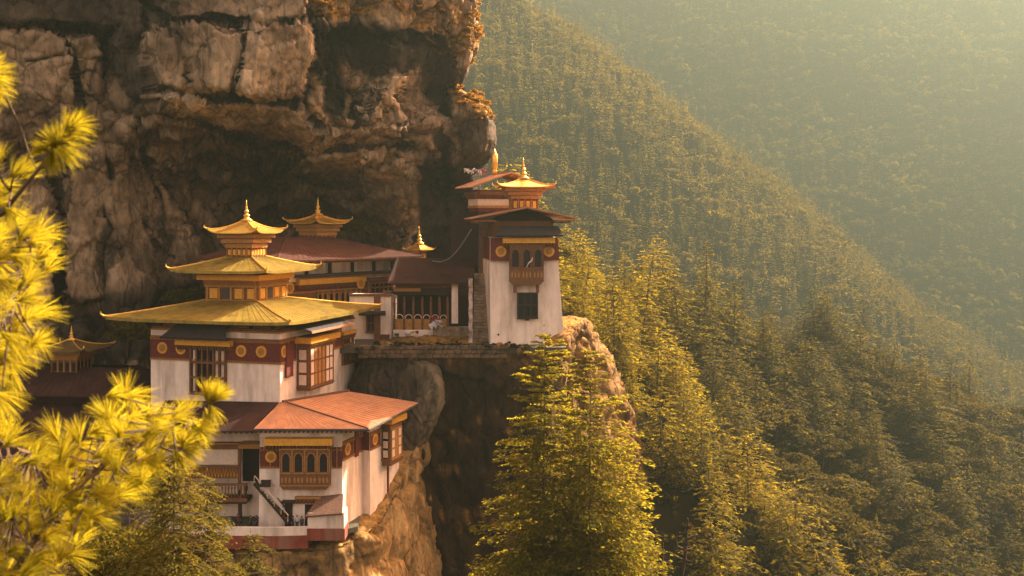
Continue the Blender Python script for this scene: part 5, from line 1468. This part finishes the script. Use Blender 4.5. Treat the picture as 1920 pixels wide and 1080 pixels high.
def put_tree(name, label, cat, group, x, y, z, variants, i, s, rot):
    cm, tmesh, h = variants[i % len(variants)]
    o = bpy.data.objects.new(name, None); COL.objects.link(o)
    o.location = (x, y, z); o.rotation_euler = (0, 0, rot); o.scale = (s * 1.18, s * 1.18, s * 0.88)
    tag(o, label, cat, group)
    for nm, me in (('crown', cm), ('trunk', tmesh)):
        c = bpy.data.objects.new(nm, me); COL.objects.link(c); c.parent = o
    return o

def merged(name, variants, x, y, z, s, rg, mat, kind='stuff', tint=None):
    Vs, Fs, Ts, b = [], [], [], 0
    for k in range(len(x)):
        V, F, h = variants[int(rg.integers(len(variants)))]
        Vs.append(place_verts(V, x[k], y[k], z[k], s[k], rg.uniform(0, 6.28))); Fs.append(F + b); b += len(V)
        Ts.append(np.full(len(V), rg.random() if tint is None else tint[k]))
    o = np_mesh(name, np.concatenate(Vs), np.concatenate(Fs), mat, attrs={'tint': np.concatenate(Ts)})
    return tag(o, kind=kind)

x, y, z, rg = scatter(HN, -30, 300, 165, 470, 8.1, 11, 18)
pxs = CX + FPX * x / y; pys = CY - FPX * z / y
ok = ~((x < 24) & (y < 196) & (z > -60)) & ~((x < 15) & (y < 215))
ok &= ~((x < -2))
x, y, z, pxs, pys = x[ok], y[ok], z[ok], pxs[ok], pys[ok]
# which slope is it on: the yellow spur in front, the shaded brown spur and gully, or the high slope behind
def crest_dist(x, y, sp):
    best = np.full(x.shape, -1e9)
    for a, b in zip(sp.p[:-1], sp.p[1:]):
        d = b - a
        t = np.clip(((x - a[0]) * d[0] + (y - a[1]) * d[1]) / (d[0] ** 2 + d[1] ** 2), 0, 1)
        best = np.maximum(best, a[2] + t * d[2] - sp.k * np.hypot(x - a[0] - t * d[0], y - a[1] - t * d[1]))
    return best
hs = np.stack([crest_dist(x, y, sp) for sp in NEAR], 0)
own = hs.argmax(0)
oakish = fbm(np.stack([x / 38, y / 38, 0 * x], -1), 3, 77) + np.where(own == 1, 0.22, 0) + np.where(own == 0, -0.24 + 0.20 * sstep(1200, 1700, pxs) + 0.28 * sstep(600, 950, pys), 0) - np.where(own == 2, 0.5, 0)
isoak = (oakish + rg.uniform(-.28, .28, len(x))) > 0.16
near_order = np.argsort(y)
HILL_LABEL = {0: ('tall conifer on the high slope beyond the watch tower', 'conifers on the high slope beyond the tower'),
              1: ('conifer among brown oaks on the shaded middle spur', 'conifers on the shaded middle spur'),
              2: ('yellow lit conifer on the near spur below the tower', 'yellow conifers on the near spur')}
OAK_LABEL = {0: ('rounded olive broadleaf tree on the high slope between conifers', 'broadleaf trees on the high slope'),
             1: ('rounded brown broadleaf tree on the shaded middle spur', 'brown broadleaf trees on the middle spur'),
             2: ('rounded yellow broadleaf tree on the near spur below the tower', 'broadleaf trees on the near spur')}
cnt = {'c': 0, 'o': 0}; rest_c, rest_o = [], []
for k in near_order:
    kind = 'o' if isoak[k] else 'c'
    hide = in_view(np.array([x[k]]), np.array([y[k]]), np.array([z[k] + 7]), 0.0)[0]
    if cnt[kind] < 290 and hide:
        cnt[kind] += 1
        lab, grp = (OAK_LABEL if kind == 'o' else HILL_LABEL)[int(own[k])]
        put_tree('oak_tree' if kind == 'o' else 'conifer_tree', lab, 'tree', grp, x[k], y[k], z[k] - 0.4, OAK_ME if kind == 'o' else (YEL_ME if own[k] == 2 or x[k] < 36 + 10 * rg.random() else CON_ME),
                 int(rg.integers(40)), (0.62 + 0.80 * rg.random() ** 1.5) * (1.12 if own[k] != 2 else 0.95), rg.uniform(0, 6.28))
    else:
        (rest_o if kind == 'o' else rest_c).append(k)
print('near trees', cnt, 'rest', len(rest_c), len(rest_o))
LCON = [conifer(h, h * 0.28, 16, 7, 8, 0.75, 340 + i, power=.6) + (h,) for i, h in enumerate((17, 15, 19, 14))]
LOAK = [broadleaf(h, h * 0.42, 24, 26, 0.6, 350 + i, base=.15) + (h,) for i, h in enumerate((12, 11, 13))]
if rest_c:
    i = np.array(rest_c); tag(merged('conifer_forest', LCON, x[i], y[i], z[i] - 0.4, rg.uniform(0.8, 1.5, len(i)), rg, M['leaf_t']), 'conifer wood filling the rest of the near hillside', 'forest')
if rest_o:
    i = np.array(rest_o); tag(merged('oak_forest', LOAK, x[i], y[i], z[i] - 0.4, rg.uniform(0.8, 1.4, len(i)), rg, M['leaf_t']), 'broadleaf wood on the far part of the near hillside', 'forest')

UND = [broadleaf(2.6, 1.9, 7, 12, 0.42, 360 + i, base=0.0) + (2.6,) for i in range(4)]
xu, yu, zu, rg = scatter(HN, -30, 280, 165, 460, 3.3, 12, 2)
ku = ~((xu < 26) & (yu < 200)) & (xu > 0)
xu, yu, zu = xu[ku], yu[ku], zu[ku]
tag(merged('undergrowth', UND, xu, yu, zu - 0.5, rg.uniform(0.5, 1.3, len(xu)), rg, M['leaf']), 'low undergrowth covering the ground between the trees of the near hillside', 'undergrowth')
print('undergrowth', len(xu))
# ------------------------------------------------------------------ the two hazy hillsides behind: woods read as masses
MCON = [conifer(h, h * 0.2, 13, 6, 3.2, 1.05, 600 + i)  + (h,) for i, h in enumerate((17, 20, 15, 22, 18))]
MOAK = [broadleaf(h, h * 0.42, 12, 12, 1.1, 620 + i, base=.15) + (h,) for i, h in enumerate((12, 14, 11))]
x, y, z, rg = scatter(HM, -235, 930, 780, 1510, 9.0, 21, 17)
sel = rg.random(len(x)) < 0.72
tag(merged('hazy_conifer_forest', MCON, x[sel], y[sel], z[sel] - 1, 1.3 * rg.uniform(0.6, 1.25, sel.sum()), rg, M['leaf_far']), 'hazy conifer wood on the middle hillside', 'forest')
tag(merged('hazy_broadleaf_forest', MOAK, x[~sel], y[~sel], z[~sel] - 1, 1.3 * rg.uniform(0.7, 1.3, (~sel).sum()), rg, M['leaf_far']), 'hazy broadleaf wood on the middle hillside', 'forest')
print('mid', len(x))
FCON = [conifer(h, h * 0.22, 7, 5, 2, 2.1, 640 + i, gap=0.05) + (h,) for i, h in enumerate((20, 24, 18, 26))]
FOAK = [broadleaf(h, h * 0.45, 9, 6, 2.2, 660 + i, base=.1) + (h,) for i, h in enumerate((16, 19, 14, 17))]
x, y, z, rg = scatter(HF, -240, 1420, 1290, 2310, 13.4, 31, 20)
thin = fbm(np.stack([x / 90, y / 90, 0 * x], -1), 3, 7) > -0.75
x, y, z = x[thin], y[thin], z[thin]
sel = rg.random(len(x)) < 0.45
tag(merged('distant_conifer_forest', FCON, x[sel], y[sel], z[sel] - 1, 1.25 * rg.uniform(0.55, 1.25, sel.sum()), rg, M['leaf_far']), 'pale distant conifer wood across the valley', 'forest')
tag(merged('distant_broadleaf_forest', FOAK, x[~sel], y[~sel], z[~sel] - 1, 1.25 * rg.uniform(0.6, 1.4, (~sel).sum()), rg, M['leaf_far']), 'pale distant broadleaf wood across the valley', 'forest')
print('far', len(x))

# ------------------------------------------------------------------ the big trees in front of the crags
def big_tree(label, top, Y, Hh, Rad, seed, whorls=46, per=9, sprays=34, size=0.30, mat='bigleaf', droop=0.22, name='hemlock_tree', power=0.8, lean=0.0, gap=0.12, rag=0.0, lift0=0.10):
    t = P(top[0], top[1], Y)
    o = thing(name, label, 'tree', (t.x, t.y, t.z - Hh))
    V, F = conifer(Hh, Rad, whorls, per, sprays, size, seed, droop=droop, bare=0.03, gap=gap, power=power, rag=rag, lift0=lift0)
    np_mesh('crown', V + np.array([t.x, t.y, t.z - Hh]), F, M[mat], o)
    tr = MB(Matrix.Translation((t.x, t.y, t.z - Hh)))
    tr.tube([(0.05 * math.sin(i), 0.05 * math.cos(i), -3 + (Hh + 2.7) * i / 9) for i in range(10)], [Hh * 0.009 * (1 - 0.95 * i / 9) for i in range(10)], 7)
    rg_ = random.Random(seed)
    for k in range(60):
        h = Hh * rg_.uniform(0.08, 0.9); a = rg_.uniform(0, 6.28); l = Rad * (1 - h / Hh) ** power * 0.8
        tr.tube([(0, 0, h), (math.cos(a) * l * .5, math.sin(a) * l * .5, h + l * .04), (math.cos(a) * l, math.sin(a) * l, h - l * .08)], [0.07, 0.045, 0.015], 4)
    tr.build('trunk', M['bark'], o, smooth=True)
    return o
big_tree('large yellow green conifer rising in front of the dark gully', (1020, 622), 112, 33, 7.9, 701, whorls=70, per=11, sprays=150, size=0.28, droop=0.14, power=0.62, gap=0.20, rag=0.75, lift0=0.22)
big_tree('narrower conifer in front of the tower crag, just right of the largest conifer', (1106, 655), 108, 29, 6.4, 702, whorls=60, per=10, sprays=130, size=0.27, droop=0.16, gap=0.18, power=0.52, rag=0.7, lift0=0.2)
big_tree('bright yellow conifer at the foot of the tower crag', (1166, 800), 116, 26, 5.8, 703, whorls=50, per=10, sprays=110, size=0.28, droop=0.16, gap=0.18, power=0.55, rag=0.7, lift0=0.2)
big_tree('drooping dark conifer behind the bright pine at the lower left', (325, 790), 66, 20, 4.4, 721, whorls=60, per=11, sprays=130, size=0.17, droop=0.4, gap=0.14, power=0.5, rag=0.8, mat='shrub')
big_tree('conifer just below the left end of the red courtyard wall', (388, 890), 70, 18, 3.9, 722, whorls=54, per=10, sprays=110, size=0.17, droop=0.35, gap=0.14, power=0.5, rag=0.8, mat='shrub')
big_tree('low conifer top at the bottom edge below the courtyard wall', (470, 998), 78, 15, 3.6, 723, whorls=46, per=10, sprays=90, size=0.17, droop=0.35, gap=0.14, power=0.5, rag=0.8, mat='shrub')
def leafy_tree(name, label, c, H, Rad, clumps, leaves, size, seed, mat='shrub', base=0.05, cat='tree', flat=0.9):
    o = thing(name, label, cat, (c.x, c.y, c.z))
    V, F = broadleaf(H, Rad, clumps, leaves, size, seed, base=base, flat=flat)
    np_mesh('crown', V + np.array(c), F, M[mat], o)
    t = trunk_mesh(H * 0.85, H * 0.014, seed, 12, Rad, 0.03, 0.8); t.v = [p + c for p in t.v]
    t.build('trunk', M['bark'], o)
    return o
# dark leafy trees between the pine and the lower house
leafy_tree('leafy_tree', 'olive tree with thin upright twigs under the left corner of the golden roof', P(255, 1120, 95), 19.8, 3.0, 70, 130, 0.15, 712)
leafy_tree('leafy_tree', 'green treetop at the foot of the picture right of the red wall', P(520, 1280, 84), 10.3, 2.2, 44, 150, 0.13, 714)
leafy_tree('leafy_tree', 'dark green leafy tree between the bright pine and the courtyard wall', P(235, 1400, 70), 19.0, 4.8, 110, 220, 0.12, 711, mat='leaf')
for lab, px_, py_, Y_, h_, r_ in (('dark bush between the cliff foot and the left end of the temple', 238, 662, 160, 6.5, 3.6),
                              ('dark bush in the hollow behind the second golden roof', 345, 585, 174, 4.8, 4.2),
                              ('dark bush beside the roof lantern of the middle shrine', 672, 452, 197, 4.6, 4.2)):
    c = P(px_, py_, Y_)
    leafy_tree('bush', lab, c, h_, r_, 26, 60, 0.34, int(px_), mat='leaf', base=0.0, cat='bush')
for k, (px_, py_, Y_, h_, lab) in enumerate(((928, 352, 200, 7.5, 'yellow tree against the haze behind the rear tower roof'), (1010, 470, 196, 8.5, 'yellow conifer just right of the rear tower roof'))):
    pass

# dead snags at the bottom right
def snag(label, base, top, Y, seed):
    b, t = P(base[0], base[1], Y), P(top[0], top[1], Y)
    o = thing('dead_tree', label, 'dead tree', (b.x, b.y, b.z))
    rg_ = random.Random(seed); mb = MB()
    n = 9; pts = [b.lerp(t, i / n) + Vector((rg_.uniform(-.12, .12), rg_.uniform(-.12, .12), 0)) for i in range(n + 1)]
    mb.tube(pts, [0.36 * (1 - 0.8 * i / n) for i in range(n + 1)], 7)
    mb.build('trunk', M['deadwood'], o)
    mb = MB()
    for k in range(9):
        p = pts[rg_.randrange(3, n)]; a = rg_.uniform(0, 6.28); l = rg_.uniform(0.8, 1.9)
        q = p + Vector((math.cos(a) * l * .6, math.sin(a) * l * .3, rg_.uniform(-.2, .5) * l)); r2 = q + Vector((math.cos(a + .8) * l * .5, 0, rg_.uniform(-.1, .7) * l))
        mb = MB(); mb.tube([p, q, r2], [0.16, 0.10, 0.03], 5)
        mb.build('branch', M['deadwood'], o)
snag('bare dead tree leaning at the bottom edge, the taller of two', (1272, 1150), (1290, 972), 118, 3)
snag('short broken dead tree left of the taller dead one', (1232, 1150), (1246, 1004), 114, 5)

# dry bushes along the brow of the cliff
rg = np.random.default_rng(5)
g = CLIFF_GRASS.ravel(); pts = CLIFF.reshape(-1, 3)
cand = np.where(g > 0.35)[0]
pick = rg.choice(cand, min(620, len(cand)), replace=False)
DV = [broadleaf(1.0, 0.75, 5, 26, 0.13, 800 + i, base=0.0) + (1.0,) for i in range(5)]
tag(merged('dry_grass', DV, pts[pick, 0], pts[pick, 1] - 0.1, pts[pick, 2] - 0.25, rg.uniform(0.5, 1.7, len(pick)) * 1.1, rg, M['drygrass']), 'orange dry tufts along the brow of the cliff', 'dry grass')

rg_ = random.Random(4)
hd = thing('terrace_hedge', 'dark low hedge growing along the top of the terrace wall', 'hedge', (-12, 157, -18.6))
Vs, Fs, b_ = [], [], 0
for k in range(34):
    V, F = broadleaf(1.5, 0.85, 6, 30, .16, 900 + k, base=0.0)
    Vs.append(V + np.array([-22 + k * .72, 156.9 + rg_.uniform(-.3, .3), -18.9 + rg_.uniform(-.5, .1)])); Fs.append(F + b_); b_ += len(V)
np_mesh('foliage', np.concatenate(Vs), np.concatenate(Fs), M['oak'], hd)

# ------------------------------------------------------------------ the pines close to the viewpoint
def tuft(base, d, L, n, rg, spread=0.75, width=0.0017):
    """a brush of long needles leaving the end of a twig"""
    d = unit(np.array(d, float)); a = unit(np.cross(d, [0.3, 0.2, 1.0])); b = np.cross(d, a)
    th = rg.uniform(0, 2 * np.pi, n); sp = spread * np.sqrt(rg.uniform(0.02, 1, n))
    nd = unit(d[None] + (a[None] * np.cos(th)[:, None] + b[None] * np.sin(th)[:, None]) * np.tan(sp)[:, None])
    l = L * rg.uniform(0.75, 1.1, n)
    st = base[None] - d[None] * (rg.uniform(0, 0.22, n) * L)[:, None]
    sag = np.array([0, 0, -1.0])
    mid = st + nd * (l * 0.55)[:, None]; tip = st + nd * l[:, None] + sag[None] * (l * 0.10)[:, None]
    w = unit(np.cross(nd, rg.normal(0, 1, (n, 3)))) * width * 1.0
    V = np.stack([st - w * .6, st + w * .6, mid + w, mid - w, tip + w * .25, tip - w * .25], 1).reshape(-1, 3)
    i = np.arange(n)[:, None] * 6
    F = np.concatenate([i + np.array([[0, 1, 2, 3]]), i + np.array([[3, 2, 4, 5]])], 0)
    return V, F

def inside(px, py, poly): return poly_sd(np.array([px], float), np.array([py], float), poly)[0]

def pine_tree(label, trunk_pts, trunk_r, boughs, seed):
    """boughs: list of (wood polylines, tuft list) with tufts (px, py, Y, ang, length_px)"""
    b = trunk_pts[0]
    o = thing('pine_tree', label, 'pine tree', tuple(b))
    t = MB(); t.tube(trunk_pts, trunk_r, 9); t.build('trunk', M['bark'], o, smooth=True)
    rg = np.random.default_rng(seed)
    for wood, tufts in boughs:
        w = MB()
        for pl, r_ in wood[:1]: w.tube(pl, [r_ * (1 - 0.7 * i / (len(pl) - 1)) for i in range(len(pl))], 6)
        Vs, Fs, n0 = [], [], 0
        for (px, py, Y, ang, lpx, stem) in tufts:
            base = P(px, py, Y); L = lpx * 0.68 / FPX * Y
            d = Vector((math.cos(ang), rg.uniform(-.55, .45), math.sin(ang)))
            V, F = tuft(np.array(base), np.array(d), L, 85, rg, spread=rg.uniform(0.5, 0.85), width=0.0013)
            Vs.append(V); Fs.append(F + n0); n0 += len(V)
            if stem is not None: w.tube([stem, Vector(base).lerp(stem, 0.45) + Vector((0, 0, -0.01)), Vector(base) + d.normalized() * L * 0.15], [0.006, 0.005, 0.003], 4)
        br = w.build('branch', M['bark'], o, smooth=True)
        for pl, r_ in wood[1:]: MB().tube(pl, [r_ * (1 - 0.7 * i / (len(pl) - 1)) for i in range(len(pl))], 6).build('branch', M['bark'], o, smooth=True)
        np_mesh('needles', np.concatenate(Vs), np.concatenate(Fs), M['needle'], br)
    return o

def fill_tufts(poly, step, Y0, Y1, angc, angs, lpx, rg, keep=1.0, layers=2, axis=None):
    out = []
    xs = [p[0] for p in poly]; ys = [p[1] for p in poly]
    for l in range(layers):
        yy = min(ys)
        while yy < max(ys):
            xx = min(xs) + (rg.uniform(0, step))
            while xx < max(xs):
                qx, qy = xx + rg.uniform(-.4, .4) * step, yy + rg.uniform(-.4, .4) * step
                if inside(qx, qy, poly) > 0 and rg.random() < keep:
                    Y = Y0 + (Y1 - Y0) * (l + rg.random()) / layers
                    out.append((qx, qy, Y, angc(qx, qy) + rg.uniform(-angs, angs), lpx * rg.uniform(.8, 1.15)))
                xx += step
            yy += step
    return out

rg = np.random.default_rng(42)
def with_stems(tufts, axis_px, Y):
    """twigs join each tuft to the nearest point of the bough's axis"""
    ax = [P(a, b, c) for a, b, c in axis_px]; res = []
    for (px, py, Yt, ang, l) in tufts:
        p = P(px, py, Yt); best = None
        for q0, q1 in zip(ax[:-1], ax[1:]):
            for t in (0, .25, .5, .75, 1.0):
                q = q0.lerp(q1, t)
                if best is None or (q - p).length < (best - p).length: best = q
        res.append((px, py, Yt, ang, l, best))
    return res
def wood(axis_px, r_): return ([P(a, b, c) for a, b, c in axis_px], r_)

# left pine: trunk outside the picture on the left
ax1 = [(-330, 560, 5.0), (-60, 440, 4.8), (5, 400, 4.7), (66, 325, 4.6), (112, 268, 4.6), (150, 232, 4.6)]
tw1 = [(100, 272, 4.6, 2.5, 70), (112, 262, 4.62, 1.15, 74), (128, 238, 4.6, 0.95, 72), (140, 236, 4.55, 0.5, 74), (128, 252, 4.6, 0.25, 78), (112, 268, 4.58, -0.25, 80), (100, 276, 4.6, -0.85, 74), (118, 280, 4.63, -0.5, 78), (88, 282, 4.6, 2.9, 55), (96, 290, 4.6, -1.3, 62)]
ax2 = [(-330, 60, 5.0), (-120, 120, 4.8), (-50, 145, 4.7), (-12, 150, 4.7)]
tw2 = [(-22, 128, 4.7, 0.75, 78), (-18, 140, 4.7, 0.15, 82), (-20, 150, 4.66, -0.35, 80), (-24, 160, 4.7, -0.9, 76), (-35, 120, 4.7, 1.2, 70), (-12, 170, 4.75, -0.7, 66)]
ax2b = [(-50, 145, 4.7), (12, 185, 4.72), (38, 238, 4.75), (52, 280, 4.78), (68, 318, 4.6)]
polyA1 = [(-40, 300), (10, 300), (45, 335), (52, 380), (10, 410), (-40, 420)]
polyA2 = [(-60, 430), (40, 415), (78, 440), (92, 520), (84, 575), (66, 600), (70, 650), (40, 690), (10, 740), (-60, 760)]
angA = lambda a, b: 0.15 - (b - 520) / 300.0
ax3 = [(-330, 760, 5.2), (-120, 640, 4.9), (-20, 600, 4.8), (30, 560, 4.75), (52, 500, 4.7), (60, 450, 4.7)]
tA1 = fill_tufts(polyA1, 42, 4.4, 5.0, lambda a, b: 0.35, 1.1, 84, rg)
tA2 = fill_tufts(polyA2, 40, 4.3, 5.1, angA, 1.1, 86, rg)
p0 = P(-330, 1500, 5.2)
pine_tree('bright yellow green pine whose boughs hang in from the left edge',
          [P(-330, 1500, 5.2), P(-340, 800, 5.2), P(-325, 200, 5.2), P(-335, -300, 5.2)], [0.13, 0.12, 0.10, 0.08],
          [([wood(ax1, 0.014)], with_stems(tw1, ax1, 4.6)), ([wood(ax2, 0.012), wood(ax2b, 0.008)], with_stems(tw2, ax2, 4.7)),
           ([wood([(-330, 420, 5.0), (-100, 390, 4.8), (20, 360, 4.7)], 0.012)], with_stems(tA1, [(-100, 390, 4.8), (20, 360, 4.7)], 4.7)),
           ([wood(ax3, 0.016)], with_stems(tA2, ax3, 4.7))], 1)
# lower pine: crown filling the bottom left corner
polyB = [(-60, 800), (10, 800), (50, 830), (110, 815), (175, 775), (205, 735), (258, 742), (300, 760), (345, 765), (372, 775), (345, 850), (300, 880), (262, 905), (205, 950), (160, 1000), (120, 1060), (90, 1130), (-60, 1130)]
axB = [(-120, 1500, 5.6), (-20, 1150, 5.3), (70, 1000, 5.1), (160, 900, 5.0), (260, 820, 4.9), (345, 790, 4.85), (395, 752, 4.8)]
axB2 = [(-20, 1150, 5.3), (20, 1000, 5.1), (30, 900, 5.0), (60, 850, 4.9)]
def angB(a, b): return 0.75 - (a + b - 1100) / 900.0
tB = fill_tufts(polyB, 45, 4.4, 5.6, angB, 1.15, 88, rg, layers=3)
tB += [(395, 748, 4.8, 1.1, 74), (400, 752, 4.8, 0.75, 70), (388, 745, 4.8, 1.45, 70), (395, 765, 4.8, -0.9, 62), (385, 770, 4.82, -1.2, 60), (405, 742, 4.78, 0.95, 62),
       (372, 805, 4.8, -0.5, 66), (355, 815, 4.8, -0.9, 66), (345, 840, 4.8, -0.6, 70), (330, 850, 4.8, -1.1, 68), (362, 798, 4.85, -0.2, 60)]
half1 = [t for t in tB if t[0] > 95]; half2 = [t for t in tB if t[0] <= 95]
pine_tree('bright yellow pine crown filling the bottom left corner',
          [P(-120, 2000, 5.7), P(-110, 1650, 5.7), P(-80, 1380, 5.55), P(-20, 1150, 5.3)], [0.10, 0.09, 0.07, 0.04],
          [([wood(axB, 0.020), wood([(258, 822, 4.9), (330, 850, 4.82), (372, 812, 4.8)], 0.008)], with_stems(half1, axB, 4.9)), ([wood(axB2, 0.015)], with_stems(half2, axB2, 5.0))], 2)
# ------------------------------------------------------------------ the hazy air of the valley
hz = MB().box(-3100, 3900, -400, 3250, -401, 610).build('haze', None)
hm, nt, out = new_mat('valley_haze')
pv = nt.nodes.new('ShaderNodeVolumePrincipled')
pv.inputs['Color'].default_value = (0.074, 0.102, 0.087, 1)
pv.inputs['Density'].default_value = HAZE
pv.inputs['Anisotropy'].default_value = 0.52
nt.links.new(pv.outputs[0], out.inputs['Volume'])
hz.data.materials.append(hm)
tag(hz, kind='stuff', label='warm pale haze filling the valley', cat='haze')
